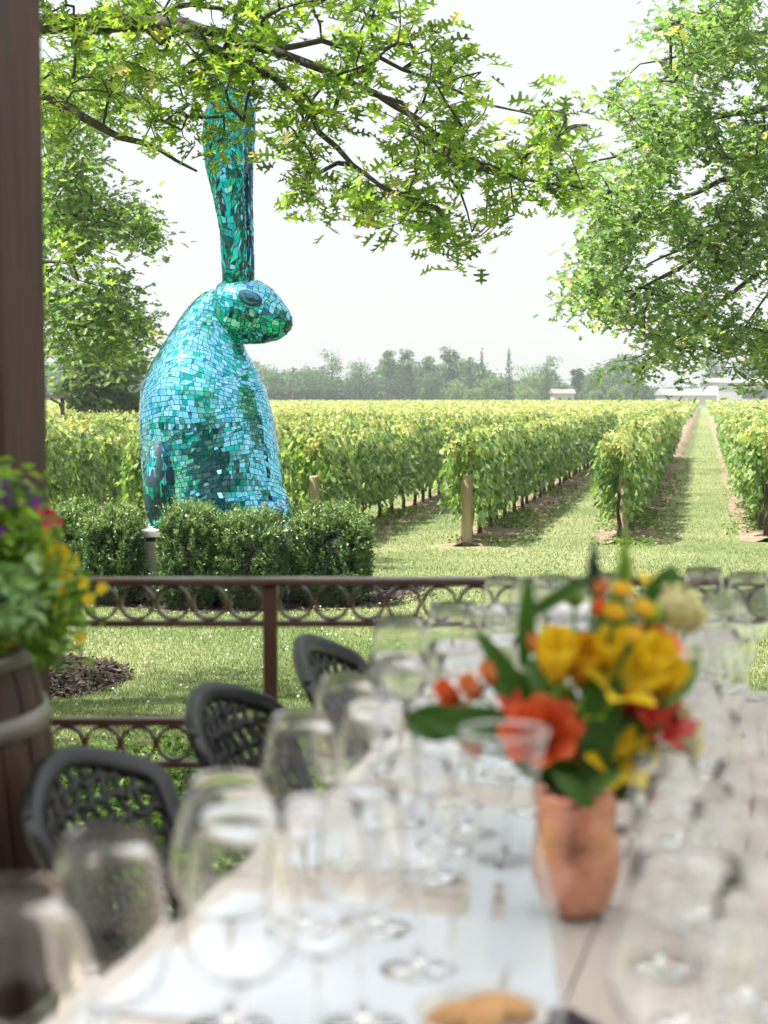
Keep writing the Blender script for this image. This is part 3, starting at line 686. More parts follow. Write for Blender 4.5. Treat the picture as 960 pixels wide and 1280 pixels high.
# upper crown above the frame (gives the terrace and lawn their shade)
up = []
for _ in range(700):
    a = random.uniform(0,6.283); r = math.sqrt(random.random())*4.6; z = random.uniform(4.9,9.5)
    x = -4.6+r*math.cos(a)*1.0+0.6; y = 9.6+r*math.sin(a)*0.85
    if z < 1.3 + y*0.30: continue
    up.append(Vector((x,y,z))-OA)
for _ in range(160):
    x=random.uniform(-3.9,0.9); y=random.uniform(4.5,8.0); z=random.uniform(4.4,7.6)
    if z > 1.3+y*.30+.3: up.append(Vector((x,y,z))-OA)
grow(oakA, [([Vector((-5.1,11.8,6.5))-OA, Vector((-2.5,10,7.5))-OA, Vector((0.5,9.0,7.6))-OA],0.09,0.03),([Vector((-5,11.7,7))-OA, Vector((-5.5,8,7.6))-OA],0.08,0.03)], up, OAK_S, 0.15, 9, M['oak_leaf'], base_r=0.015, spread=0.45)

# farther oak behind the timber post, left
oakB = empty('oak_tree', (-7.4, 24.5, GZ), 0, 'oak with finer foliage hanging down at the left edge behind the timber post', 'tree')
OB = oakB.location.copy()
lB = [([Vector((-7.4,24.5,GZ-.1)),Vector((-7.3,24.5,2.5)),Vector((-7.2,24.4,6.5)),Vector((-7.0,24.2,10))],0.32,0.06),
      ([Vector((-7.3,24.5,3.2)),P(40,215,23.5),P(90,235,23),P(130,262,22.5),P(175,290,22.3)],0.08,0.01),
      ([Vector((-7.3,24.5,1.8)),P(50,330,23.5),P(100,360,23),P(150,400,22.5),P(185,420,22.3)],0.08,0.01),
      ([Vector((-7.3,24.5,4.4)),P(40,120,23.5),P(110,110,23),P(200,130,22.5)],0.08,0.01)]
tB = region_targets([(30,60),(150,60),(235,105),(150,145),(120,165),(130,200),(165,235),(212,295),(190,318),(150,300),(118,292),(120,330),(160,350),(185,395),(205,432),(165,452),(140,475),(110,430),(72,462),(30,480)], 620, lambda x,y: 23+random.uniform(-1.4,1.4), thr=-0.9)
grow(oakB, [rel(l,OB) for l in lB], [t-OB for t in tB], OAK_S, 0.14, 13, M['oak_leaf_cool'], shoots=0.02, shoot_mat=M['oak_shoot'], spread=0.28)

# big oak at right
oakC = empty('oak_tree', (6.6, 21.0, GZ), 0, 'large oak filling the upper right corner with drooping lower boughs', 'tree')
OC = oakC.location.copy()
lC = [([Vector((6.6,21,GZ-.1)),Vector((6.6,21,2.0)),Vector((6.5,21,6)),Vector((6.3,20.8,11))],0.36,0.07),
      ([Vector((6.6,21,2.6)),P(960,272,19.6),P(900,300,19.2),P(850,335,19),P(800,360,18.8),P(760,372,18.6)],0.09,0.008),
      ([Vector((6.6,21,3.0)),P(960,282,19.6),P(900,278,19.4),P(850,312,19.2),P(800,335,19)],0.08,0.008),
      ([Vector((6.6,21,4.4)),P(960,135,19.8),P(890,148,19.4),P(830,170,19.2),P(770,195,18.8),P(730,205,18.6)],0.07,0.008),
      ([Vector((6.6,21,3.8)),P(960,215,19.6),P(900,225,19.4),P(850,250,19.2),P(780,285,18.8),P(740,320,18.6)],0.07,0.008),
      ([Vector((6.6,21,5.8)),P(960,40,19.8),P(900,50,19.6),P(850,70,19.4),P(800,80,19)],0.07,0.008),
      ([Vector((6.6,21,2.2)),P(960,330,19.6),P(910,370,19.4),P(850,420,19.2),P(790,450,19)],0.07,0.006),
      ([Vector((6.6,21,2.0)),P(965,360,19.6),P(930,410,19.4),P(905,460,19.4)],0.04,0.006)]
rC = [(835,-60),(1010,-60),(1010,485),(960,478),(930,492),(915,470),(890,455),(868,450),(850,492),(838,488),(845,455),(800,470),(770,452),(728,465),(790,425),(740,385),(700,388),(705,360),(735,330),(720,290),(725,255),(715,225),(740,190),(755,160),(745,125),(800,75),(790,45),(830,30)]
tC = region_targets(rC, 1050, lambda x,y: 19.4+random.uniform(-1.7,1.7)-(0.004*(960-x)), thr=-0.55)
grow(oakC, [rel(l,OC) for l in lC], [t-OC for t in tC], OAK_S, 0.125, 13, M['oak_leaf_cool'], shoots=0.03, shoot_mat=M['oak_shoot'], spread=0.26)
tS = region_targets([(745,185),(720,190),(690,240),(740,170),(830,30),(800,70),(760,120)], 1, lambda x,y: 19, thr=-9)

# ------------------------------------------------------------------ far trees
def far_tree(kind, w, h, seed, dens=1.0, size=0.55, mat=None):
    rs = np.random.default_rng(seed); root = empty('tree')
    if kind == 'spruce':
        n = int(1500*dens); z = h*(0.06+0.94*rs.beta(1,1.6,n)); lay = 0.75+0.25*np.sin(z*4.2)
        rad = (w/2)*(1-z/h)**0.85*lay*np.sqrt(rs.uniform(0.25,1,n)); a = rs.uniform(0,6.283,n)
        pos = np.stack([rad*np.cos(a), rad*np.sin(a), z-0.15*rad],1); sz = size*0.8
    else:
        nb = int(26); cs = []
        for _ in range(nb):
            a = rs.uniform(0,6.283); r = (w/2)*0.72*math.sqrt(rs.uniform(0,1)); zz = h*rs.uniform(0.22 if kind=='round' else .35,0.86)
            lim = math.sqrt(max(0.05,1-((zz/h-0.5)/0.55)**2)); cs.append((r*lim*math.cos(a), r*lim*math.sin(a), zz, w*rs.uniform(0.13,0.24)))
        cs = np.array(cs); n = int(2300*dens); k = rs.integers(0,nb,n)
        v = rs.normal(0,1,(n,3)); v/=np.linalg.norm(v,axis=1)[:,None]; v *= (rs.uniform(0.55,1.08,n))[:,None]
        pos = cs[k,:3] + v*cs[k,3:4]*np.array([1,1,0.8]); pos[:,2] = np.clip(pos[:,2],0.3,None); sz = size
    fr = frames(n,0.8,(0.6,1.3),sz)
    scatter('crown', *OVAL, fr, pos, mat or M['far_leaf'], root)
    MB().tube([(0,0,-.1),(0.05*w*0.3,0,h*0.35),(0,0,h*0.9)],[0.022*h,0.016*h,0.004*h],8).build('trunk', M['bark'], root, True)
    return root
FY = 372
def place_far(kind, px, top, wpx, Y, mat, label, seed, base=505, dens=1.0, group='trees beyond the vineyard'):
    h = P(px, top, Y).z - GZ; w = wpx/FPX*Y
    o = far_tree(kind, w, h, seed, dens, size=max(0.42, Y/2000*2.4), mat=mat); o.location = (P(px,500,Y).x, Y, GZ)
    tag(o, label, 'tree', group)
D_, P2, G_ = M['far_leaf_dark'], M['far_leaf_pale'], M['far_leaf']
far = [('round',447,466,56,370,D_,'low dark rounded tree, left one of the two domes before the tree line'),
 ('round',502,464,52,370,D_,'low dark rounded tree, right one of the two domes before the tree line'),
 ('round',415,431,42,392,G_,'open feathery tree standing above the left end of the distant wood'),
 ('round',385,452,50,396,G_,'mid green tree immediately left of the feathery tree in the distant wood'),
 ('round',345,455,46,396,G_,'mid green tree just right of the rabbit body in the distance'),
 ('round',450,446,46,398,G_,'green tree behind the left dark dome'),
 ('tall',484,430,26,400,G_,'slender tree with twin top left of the tall dark tree'),
 ('tall',510,428,26,400,D_,'slender blue green tree rising behind the right dark dome'),
 ('tall',537,438,26,400,G_,'green tree tucked against the left side of the tall dark tree'),
 ('tall',562,424,28,386,D_,'tallest dark tree near the middle of the tree line'),
 ('spruce',587,446,22,392,D_,'narrow dark spruce right of the tallest tree'),
 ('spruce',602,434,18,404,D_,'bare pointed spruce behind the tree line'),
 ('round',533,462,40,368,G_,'bright mid green tree right of the two dark domes'),
 ('round',568,476,44,368,P2,'pale low tree under the tallest dark tree'),
 ('round',610,470,44,368,P2,'pale green shrubby tree below the spruces'),
 ('spruce',636,434,26,372,D_,'dark pointed cypress standing alone in front of the wood'),
 ('round',655,455,52,390,P2,'broad pale green tree right of the dark cypress'),
 ('round',684,437,40,402,G_,'tall airy tree behind the broad pale one'),
 ('tall',721,452,18,386,D_,'dark conical tree beside the white house roof'),
 ('round',748,460,42,380,G_,'green tree under the right oak, left of the gap'),
 ('round',790,466,40,384,G_,'green tree under the right oak, beside the sky gap'),
 ('round',700,476,26,372,G_,'small bush like tree behind the white house'),
 ('round',590,484,30,365,P2,'small pale bush at the field edge below the spruces'),
 ('round',660,486,34,364,P2,'small pale bush at the field edge left of the white house'),
 ('round',745,487,26,362,P2,'small pale bush at the field edge right of the white house'),
 ('round',765,484,30,362,P2,'small pale bush at the field edge below the right oak'),
 ('round',893,436,46,410,D_,'blue grey tree seen under the right oak above the greenhouse'),
 ('round',935,446,50,412,D_,'grey tree far right above the white warehouse'),
 ('round',205,448,50,396,G_,'distant tree left of the rabbit back'),
 ('round',90,440,70,396,D_,'distant dark tree at the left edge below the oak'),
 ('round',165,444,60,398,D_,'distant dark tree between the left edge and the rabbit'),
 ]
for q,(k,px,top,w,Y,mt,lab) in enumerate(far): place_far(k,px,top,w,Y,mt,lab,100+q)
o = None
place_far('round',128,408,112,68,M['far_leaf_pale'],'soft pale green young tree standing in the vineyard left of the rabbit',301,dens=3.2,group='trees beyond the vineyard')
# far wood filling in behind
n = 42000; X = rng.uniform(-100,82,n); hh = 9.5+2.2*np.sin(X*0.12)+1.5*np.sin(X*0.31+1); hh = np.where((X>66)|((X>44)&(X<50)), 4.5, hh)
pos = np.stack([X, rng.uniform(402,432,n), GZ + rng.uniform(0,1,n)**0.7*hh+rng.normal(0,.5,n)],1)
tag(scatter('woodland', *OVAL, frames(n,0.8,(0.6,1.3),1.3), pos, M['far_leaf']), 'continuous hazy wood behind the distant trees','woodland',kind='stuff')
_bt = far_tree('round', 9, 9.5, 501, 1.4, 0.5, M['far_leaf'])  # unseen trees behind the camera, added for green reflections on the rabbit
for q,(x_,y_,sc_) in enumerate([(-19,-15,1),(-27,-12,.9),(-35,-6,1.1),(-42,2,1),(19,-15,1.05),(27,-12,.95),(35,-7,1),(43,1,1.1)]):
    o = _bt if q==0 else copy_tree(_bt); o.location=(x_,y_,GZ); o.rotation_euler=(0,0,q*1.3); o.scale=(sc_,)*3
    tag(o,'unseen tree added behind the terrace for green in the rabbit mirrors','tree','added trees behind the terrace')
# clipped hedge screen
hp = P(402,487,378)
n=4200; w_=22; pos=np.stack([rng.uniform(-w_/2,w_/2,n), rng.uniform(-.8,.8,n), rng.uniform(0.1,hp.z-GZ,n)],1)
o=scatter('windbreak_hedge', *OVAL, frames(n,0.8,(0.6,1.3),0.9), pos, M['far_leaf_dark']); o.location=(P(400,500,378).x-4,378,GZ); tag(o,'long level clipped windbreak hedge at the field edge right of the rabbit','hedge')

def house(name, pl, pr, ptop, peave, Y, depth, label, cat, roofm, gable='x', nwin=3):
    root = empty(name, (P((pl+pr)/2,500,Y).x, Y, GZ), 0, label, cat)
    w = (pr-pl)/FPX*Y; zt_ = P(pl,ptop,Y).z-GZ; ze = P(pl,peave,Y).z-GZ
    MB().box((0,depth/2,ze/2),(w,depth,ze)).build('wall', M['white_wall'], root)
    ov=0.4; a=[(-w/2-ov,-ov,ze+.02),(w/2+ov,-ov,ze+.02),(w/2+ov,depth+ov,ze+.02),(-w/2-ov,depth+ov,ze+.02)]
    if gable=='x': b2=[(-w/2-ov,depth/2,zt_),(w/2+ov,depth/2,zt_)]; f=[(0,1,5,4),(2,3,4,5),(3,0,4),(1,2,5),(3,2,1,0)]
    else: b2=[(0,-ov,zt_),(0,depth+ov,zt_)]; f=[(0,1,4),(1,2,5,4),(2,3,5),(3,0,4,5),(3,2,1,0)]
    MB().add(a+b2,f).build('roof', roofm, root)
    for i in range(nwin):
        x=-w/2+w*(i+.5)/nwin
        MB().box((x,-0.03,ze*0.55),(w/nwin*0.35,0.06,ze*0.35)).build('window', M['window'], root)
    return root
house('farm_house',693,718,486,492,366,9,'small white house with brown roof at the tree line','house',M['brown_roof'],nwin=2)
house('greenhouse',832,896,486,494,372,14,'long low pale building with light roof at the field end, under the right oak','building',M['grey_roof'],nwin=0)
house('warehouse',897,990,472,478,392,22,'tall white warehouse at the far right of the field','building',M['grey_roof'],nwin=1)
# utility poles
for (px,top,Y,lab) in [(366,458,350,'thin utility pole right of the rabbit body at the field edge'),(938,466,352,'thin utility pole at the far right in front of the warehouse')]:
    h = P(px,top,Y).z-GZ; r_=empty('utility_pole',(P(px,500,Y).x,Y,GZ),0,lab,'utility pole')
    MB().tube([(0,0,-.2),(0,0,h)],[.16,.1],8).build('pole',M['grey_wood'],r_); MB().box((0,0,h-.6),(2.4,.12,.14)).build('crossarm',M['grey_wood'],r_)
pa=P(366,461,350); pb=P(938,469,352); pts=[pa.lerp(pb,i/40)-Vector((0,0,1.6*(1-(2*(i/40)-1)**2)*1.0)) for i in range(41)]
tag(MB().tube(pts,0.03,4).build('power_line',M['grey_wood']),'thin overhead power line strung across the tree line','power line')
# timber arbour at left
ab = empty('timber_arbour',(P(58,500,55).x,55,GZ),0,'weathered timber arbour end showing above the vines at the left edge','arbour')
zt_=P(70,493,55).z-GZ
MB().box((0,0,zt_-.06),(1.5,1.2,.12)).build('top_beam',M['grey_wood'],ab)
for sx in (-.55,.55):
    MB().box((sx,0,(zt_-.12)/2),(.12,.12,zt_-.12)).build('post',M['grey_wood'],ab)
    s_=-1 if sx>0 else 1
    MB().tube([(sx,0,zt_-.6),(sx+s_*.12,0,zt_-.3),(sx+s_*.42,0,zt_-.15)],.04,6).build('brace',M['grey_wood'],ab)

# ------------------------------------------------------------------ leafy shrubs below the terrace
def leafy(cx, Y, w, h, label, seed, n=2600):
    root = empty('leafy_shrub',(cx,Y,GZ),0,label,'shrub','bright leafy shrubs below the terrace')
    rs=np.random.default_rng(seed); nb=60; st=MB(); L_=[];D_2=[]
    for i in range(nb):
        a=rs.uniform(0,6.283); r=w/2*math.sqrt(rs.uniform(0,1)); tz=h*(1-0.45*(r/(w/2))**2)*rs.uniform(.6,1.05)
        tip=Vector((r*math.cos(a),r*math.sin(a),tz)); mid=Vector((tip.x*.45,tip.y*.45,tz*.65))
        st.tube([(0,0,0),mid,tip],[.008,.005,.002],4,cap=False)
        for q in range(n//nb):
            t=rs.uniform(.2,1.05); b=mid.lerp(tip,min(1,max(0,(t-.3)/.7))) if t>.3 else Vector((0,0,0)).lerp(mid,t/.3)
            L_.append((b.x+rs.normal(0,.05),b.y+rs.normal(0,.05),b.z+rs.normal(0,.03))); 
    st.build('stems',M['stem'],root)
    pos=np.array(L_); scatter('foliage',*OVAL,frames(len(pos),.6,(.6,1.2),.055),pos,M['shrub_leaf'],root)
for i,(px,Y,w,h) in enumerate([(90,9.0,1.3,.62),(150,7.6,1.2,.62),(215,8.8,1.4,.66),(262,7.3,1.1,.6),(330,8.4,1.3,.62),(395,7.4,1.1,.62),(60,7.2,1.2,.6),(455,8.3,1.2,.6)]):
    lab=['bright leafy shrub beyond the lower rail, next to the timber post','leafy shrub seen through the lower rings right of the barrel','bright shrub showing between the first and second chair backs','leafy shrub behind the rounded top of the second chair','leafy shrub behind the railing post','leafy shrub behind the farthest chair','leafy shrub low behind the barrel edge','leafy shrub seen through the far wine glasses'][i]
    leafy((px-480)/2000*Y, Y, w, h, lab, 50+i)

# ------------------------------------------------------------------ railing
RYY = 3.40
rail = empty('railing',(0,RYY,0),0,'dark bronze metal railing with bands of round rings along the terrace edge','railing')
def rz_(py): return P(480,py,RYY).z
zt1 = rz_(722)
def bar(name, za, zb, x0, x1, dy=0.04, bev=.003):
    return MB().box(((x0+x1)/2,0,(za+zb)/2),(x1-x0,dy,za-zb),bev=bev).build(name,M['steel'],rail)
XL, XR = -0.80, 1.6
bar('top_rail', rz_(722), rz_(731), XL, XR, 0.05)
bar('rail_bar', rz_(775.5), rz_(783), XL, XR, 0.022, .002)
bar('rail_bar', rz_(897), rz_(906), XL, XR, 0.03, .002)
bar('rail_bar', rz_(951), rz_(959), XL, XR, 0.022, .002)
pxs = (337-480)/2000*RYY
for x in (pxs, pxs+1.22, XL+0.01): MB().box((x,0,rz_(731.5)/2),(0.031,0.031,rz_(731.5)),bev=.003).build('post',M['steel'],rail)
RS = 45.3/2000*RYY
def ring(x, z, r):
    v=[];f=[];n=36; w=.0062; dp=.010
    for k in range(n):
        a=2*math.pi*k/n
        for rr,yy in ((r,-dp),(r,dp),(r-w,dp),(r-w,-dp)): v.append((x+rr*math.cos(a),yy,z+rr*math.sin(a)))
    for k in range(n):
        q=(k+1)%n
        for j in range(4): f.append((k*4+j,q*4+j,q*4+(j+1)%4,k*4+(j+1)%4))
    MB().add(v,f).build('ring',M['steel'],rail)
for k in range(-13,35):
    x = pxs+0.0155+ (0.5+k)*RS if k>=0 else pxs-0.0155+(k+0.5)*RS
    if x < XL+.02 or x > XR: continue
    if k >= 15: x += 0.031
    r=RS/2-0.0005
    ring(x,(rz_(731)+rz_(775.5))/2,(rz_(731)-rz_(775.5))/2-.0005); ring(x,(rz_(906)+rz_(951))/2,(rz_(906)-rz_(951))/2-.0005)

# ------------------------------------------------------------------ pavilion over the table
pav = empty('pavilion',(0,0,0),0,'dark timber pavilion whose rough post stands at the left edge','pavilion')
MB().box((0,0,0),(0.15,0.15,2.85),rz=R(-22),bev=.006).build('post',M['dark_wood'],pav,loc=(-0.752,3.08,1.425))
for x,y in ((4.2,3.0),(-1.6,-4.5),(4.2,-4.5),):
    MB().box((0,0,0),(0.15,0.15,2.85),bev=.006).build('post',M['dark_wood'],pav,loc=(x,y,1.425))
MB().box((1.3,-2.9,2.98),(6.4,4.2,0.10)).build('roof',M['roof_wood'],pav)
for y in (3.08,0.3,-4.6): MB().box((1.3,y,2.87),(6.2,0.12,0.14)).build('beam',M['dark_wood'],pav)
for x in (-1.6,4.2): MB().box((x,1.7,2.87),(0.12,2.6,0.14)).build('beam',M['dark_wood'],pav)
m_, nt_, N_, L_ = newmat('cream canvas'); o_ = N_.new('ShaderNodeOutputMaterial'); d_ = N_.new('ShaderNodeBsdfDiffuse'); t_ = N_.new('ShaderNodeBsdfTranslucent'); x_ = N_.new('ShaderNodeMixShader')
d_.inputs[0].default_value=(.82,.81,.78,1); t_.inputs[0].default_value=(.84,.87,.92,1); x_.inputs[0].default_value=.55
L_.new(d_.outputs[0],x_.inputs[1]); L_.new(t_.outputs[0],x_.inputs[2]); L_.new(x_.outputs[0],o_.inputs[0])
cvs=[];cfs=[]
for i in range(13):
    for j in range(21): cvs.append((-1.9+6.4*j/20, -0.6+4.1*i/12, 2.79+.10*math.sin(math.pi*i/12)-.05*math.cos(j*math.pi*.5)))
for i in range(12):
    for j in range(20): cfs.append((i*21+j,i*21+j+1,(i+1)*21+j+1,(i+1)*21+j))
MB().add(cvs,cfs).build('added_canvas_awning',m_,pav,True)  # unseen translucent canvas, added to give the table soft bright light
MB().box((1.3,-5.0,1.35),(6.0,0.12,2.7)).build('back_wall',M['dark_wood'],pav)
wb = empty('added_building',(0,-16,GZ),0,'unseen dark timber building added for the dark reflection in the rabbit','building')  # unseen building, added and shaped for the dark reflection in the tiles
MB().box((0,-5,2.75),(26,10,5.5)).build('wall',M['dark_wood'],wb)
MB().add([(-14,.8,5.52),(14,.8,5.52),(14,-10.8,5.52),(-14,-10.8,5.52),(0,.8,10.5),(0,-10.8,10.5)],[(0,1,4),(1,2,5,4),(2,3,5),(3,0,4,5),(3,2,1,0)]).build('roof',M['brown_roof'],wb)
for i in range(5):
    if i!=2: MB().box((-10+5*i,.04,2.9),(1.8,.08,2.6)).build('window',M['window'],wb)

# ------------------------------------------------------------------ barrel planter
bx, by = -0.885, 2.62
bar_ = empty('wine_barrel',(bx,by,0),0,'old brown wine barrel with metal hoops used as a planter at the left edge','barrel')
H=.90
def brad(z): t=(z/H-.5)*2; return .355-.065*t*t
v=[];f=[];ns=26;nr=14
mb=MB()
for s_ in range(ns):
    a0=2*math.pi*s_/ns+.012; a1=2*math.pi*(s_+1)/ns-.012; vs=[]
    for i in range(nr+1):
        z=H*i/nr; r=brad(z)
        for j in range(4):
            a=a0+(a1-a0)*j/3; rr=r-(.004 if j in (0,3) else 0); vs.append((rr*math.cos(a),rr*math.sin(a),z))
    mb.add(vs,[(i*4+j,i*4+j+1,(i+1)*4+j+1,(i+1)*4+j) for i in range(nr) for j in range(3)])
mb.lathe([(.0,0.02),(brad(0)-.006,0.02)]+[(brad(H*i/nr)-.007,H*i/nr) for i in range(nr+1)]+[(.25,H),(.25,H-.06),(0,H-.06)],40)
mb.build('staves',M['barrel'],bar_,True)
for z,hw in ((.775,.034),(.53,.034),(.30,.034),(.08,.034),(.88,.03)):
    MB().lathe([(brad(z-hw/2)+.000,z-hw/2),(brad(z-hw/2)+.004,z-hw/2),(brad(z+hw/2)+.004,z+hw/2),(brad(z+hw/2),z+hw/2)],48).build('hoop',M['hoop'],bar_,True)
# trailing plants in the barrel
def plant(name,label,px,py,Y,nbr,region,leafm,leafs,flower=None,nfl=0,fs=.02,seed=1,per=42,fpos=None):
    base=Vector((bx+.12,by,H-.04)); root=empty(name,base,0,label,'plant','flowering plants in the barrel')
    rs=np.random.default_rng(seed); st=MB(); L_=[]; tips=[]
    for i in range(nbr):
        while True:
            x=rs.uniform(min(p[0] for p in region),max(p[0] for p in region)); y=rs.uniform(min(p[1] for p in region),max(p[1] for p in region))
            if inside(region,x,y): break
        tip=P(x,y,Y+rs.uniform(-.16,.14))-base; s0=Vector((rs.uniform(-.12,.12),rs.uniform(-.12,.12),0))
        mid=s0.lerp(tip,.5)+Vector((0,0,.10 if tip.z<0.05 else .03))
        pts=[s0,s0.lerp(mid,.6)+Vector((0,0,.04)),mid,mid.lerp(tip,.6)+Vector((0,0,.01)),tip]
        st.tube(pts,[.003,.003,.0025,.002,.001],4,cap=False); tips.append(tip)
        for q in range(per):
            t=rs.uniform(.35,1.02); b=mid.lerp(tip,min(1,(t-.35)/.65)); L_.append((b.x+rs.normal(0,.018),b.y+rs.normal(0,.018),b.z+rs.normal(0,.016)))
    st.build('stems',M['stem'],root)
    pos=np.array(L_); scatter('foliage',*OVAL,frames(len(pos),.7,(.6,1.2),leafs),pos,leafm,root)
    if flower:
        for (fx,fy,fr) in fpos:
            c=P(fx,fy,Y-.1)-base; m=MB(); n_=5
            for k in range(n_):
                a=2*math.pi*k/n_+rs.uniform(0,1); r=fr
                e1=Vector((math.cos(a),-.35,math.sin(a))); e2=Vector((-math.sin(a),0,math.cos(a)))
                m.add([c,c+e1*r*.5+e2*r*.42,c+e1*r+e2*r*.38,c+e1*r*1.12,c+e1*r-e2*r*.38,c+e1*r*.5-e2*r*.42],[(0,1,2,3,4,5)])
            m.build('blossom',flower,root)
big=[(-60,610),(20,590),(60,640),(80,700),(118,735),(92,770),(100,810),(80,832),(55,820),(50,790),(-60,780)]
plant('trailing_plant','bushy green trailing plant with small yellow blossoms spilling over the barrel rim',0,0,2.55,150,big,M['planter_leaf'],.026,M['yellow petal'],1,.02,1,60,
      fpos=[(72,690,.018),(84,702,.018),(62,682,.013),(66,705,.016),(82,720,.012),(128,735,.009),(112,748,.010),(72,760,.009),(100,795,.010),(8,735,.010),(10,790,.02),(22,795,.014),(55,668,.011),(78,740,.009),(30,637,.008),(104,728,.009)])
plant('petunia','purple flowering petunia at the top of the barrel planting',0,0,2.5,26,[(-50,600),(60,600),(50,680),(-50,700)],M['planter_leaf'],.028,M['purple petal'],1,.03,2,30,
      fpos=[(14,612,.016),(26,618,.019),(8,622,.015),(44,624,.010),(4,665,.010),(30,688,.008),(40,710,.007)])
plant('petunia','small hot pink petunia beside the timber post',0,0,2.6,8,[(20,630),(70,640),(65,690),(30,690)],M['planter_leaf'],.026,M['pink petal'],1,.03,3,20,
      fpos=[(66,650,.015),(62,647,.013),(52,634,.010),(57,636,.008)])
plant('dusty_foliage_plant','pale silvery leaved plant at the front of the barrel',0,0,2.36,22,[(-40,720),(30,700),(55,745),(50,780),(10,800),(-40,800)],M['silver_leaf'],.03,seed=4,per=34)

# ------------------------------------------------------------------ tables
TS = 0.265; TA = math.atan(TS); TZ = 0.75
def edge_x(Y): return -0.145 + TS*(Y-1.94)
def tpt(along, across, z=0): # along from Y=1.94 reference on left edge; across to the right
    o = Vector((-0.145,1.94,0)); d = Vector((math.sin(TA),math.cos(TA),0)); a = Vector((math.cos(TA),-math.sin(TA),0))
    p = o + d*along + a*across; p.z = z; return p
TW = 1.15
def table(a0, a1, label):
    c = tpt((a0+a1)/2, TW/2, 0); r = empty('dining_table', c, -TA, label, 'table', 'dining tables set end to end'); L_ = a1-a0
    mb = MB(); nb=8
    for i in range(nb):
        w=TW/nb; mb.box((-TW/2+w*(i+.5),0,TZ-.0175),(w-.002,L_,.035),bev=.002)
    mb.build('tabletop',M['table'],r)
    for sx in (-1,1):
        for sy in (-1,1): MB().box((sx*(TW/2-.08),sy*(L_/2-.1),(TZ-.11)/2),(.07,.07,TZ-.11),bev=.004).build('leg',M['dark_wood'],r)
    MB().box((0,0,TZ-.073),(TW-.14,L_-.18,.07)).build('apron',M['table'],r)
table(-1.35,-0.145,'whitewashed plank table nearest the camera holding the copper vase')
table(-0.135,1.22,'far whitewashed plank table reaching the railing, crowded with glasses')
def mat_(al, ac, w, l, label, dr=0):
    c=tpt(al,ac,TZ+.0012); o=MB().box((0,0,0),(w,l,.0018)).build('placemat',M['paper']); o.location=c; o.rotation_euler=(0,0,-TA+dr); tag(o,label,'placemat','white paper placemats')
labs=['white paper placemat at the front left seat','white paper placemat before the nearest chair back','white paper placemat before the second chair','white paper placemat before the farthest chair']
for k,al in enumerate((-0.72,-0.36,0.10,0.56)): mat_(al-.02,.20,.33,.335,labs[k])
mat_(1.0,.20,.33,.335,'white paper placemat at the far left table corner')
labs=['white paper placemat at the bottom right corner','white paper placemat right of the copper vase','white paper placemat at the right beyond the vase','white paper placemat at right near the far table end','white paper placemat at the far right table corner']
for k,al in enumerate((-0.62,-0.22,0.20,0.60,1.0)): mat_(al,.93,.33,.335,labs[k])

for (pa_,pb_,w_,l_) in [((585,1262),(612,1036),.026,'narrow white paper strip running toward the bouquet, left one under the carafe'),((668,1262),(650,1040),.045,'wider pale cloth strip under the carafe, right of the narrow one')]:
    a_=PG(*pa_,z=TZ+.002); b_=PG(*pb_,z=TZ+.002); d_=(b_-a_); sd_=Vector((d_.y,-d_.x,0)).normalized()*w_/2; v_=[a_-sd_,a_+sd_,b_+sd_,b_-sd_]
    o=MB().add([p+Vector((0,0,z_)) for z_ in (-.0015,.0012) for p in v_],[(3,2,1,0),(4,5,6,7),(0,1,5,4),(1,2,6,5),(2,3,7,6),(3,0,4,7)]).build('table_strip',M['paper']); tag(o,l_,'runner')
# ------------------------------------------------------------------ glasses
def prof_bowl(kind):
    # (rim r, max r, height total, stem height)
    if kind=='bordeaux': return [(.004,.100),(.012,.102),(.026,.108),(.038,.120),(.0435,.136),(.0445,.150),(.043,.168),(.0395,.190),(.0355,.212),(.0335,.228)]
    if kind=='burgundy': return [(.004,.095),(.016,.097),(.034,.104),(.047,.120),(.0525,.138),(.052,.154),(.047,.176),(.040,.200),(.0365,.220)]
    if kind=='white':    return [(.004,.095),(.012,.098),(.024,.106),(.034,.122),(.0375,.138),(.0375,.152),(.035,.172),(.0315,.192),(.0295,.205)]
def make_glass(kind):
    r=empty('wine_glass'); pr=prof_bowl(kind); zb=pr[0][1]
    th=.0007; rim=pr[-1]; inn=[(max(.0004,a-th),z+th) for a,z in pr[:-1]]+[(rim[0]-th,rim[1])]
    b=MB().lathe([(0.0003,zb-.0012)]+[(pr[0][0],zb-.0008)]+pr[1:]+[(rim[0]-th*.5,rim[1]+.0007)]+inn[::-1]+[(0.0003,zb+th)],40)
    b.build('bowl',M['stem_glass'],r,True)
    MB().lathe([(0.0002,.0),(.036,.0),(.0365,.0012),(.034,.0022),(.012,.0045),(.0050,.010),(.0038,.025),(.0036,.05),(.0040,.08),(.0052,zb-.006),(.0050,zb-.0015),(0.0002,zb-.0015)],28).build('stem',M['stem_glass'],r,True)
    return r
def make_tumbler():
    r=empty('water_tumbler')
    MB().lathe([(.0005,.006),(.030,.006),(.033,.03),(.036,.07),(.038,.10)],36).build('wall',M['glass'],r,True)
    MB().lathe([(.0005,0),(.029,0),(.030,.002),(.030,.006),(.0005,.0065)],28).build('base',M['stem_glass'],r,True)
    return r
GP={k:make_glass(k) for k in ('bordeaux','burgundy','white')}; GP['tumbler']=make_tumbler(); gused=set()
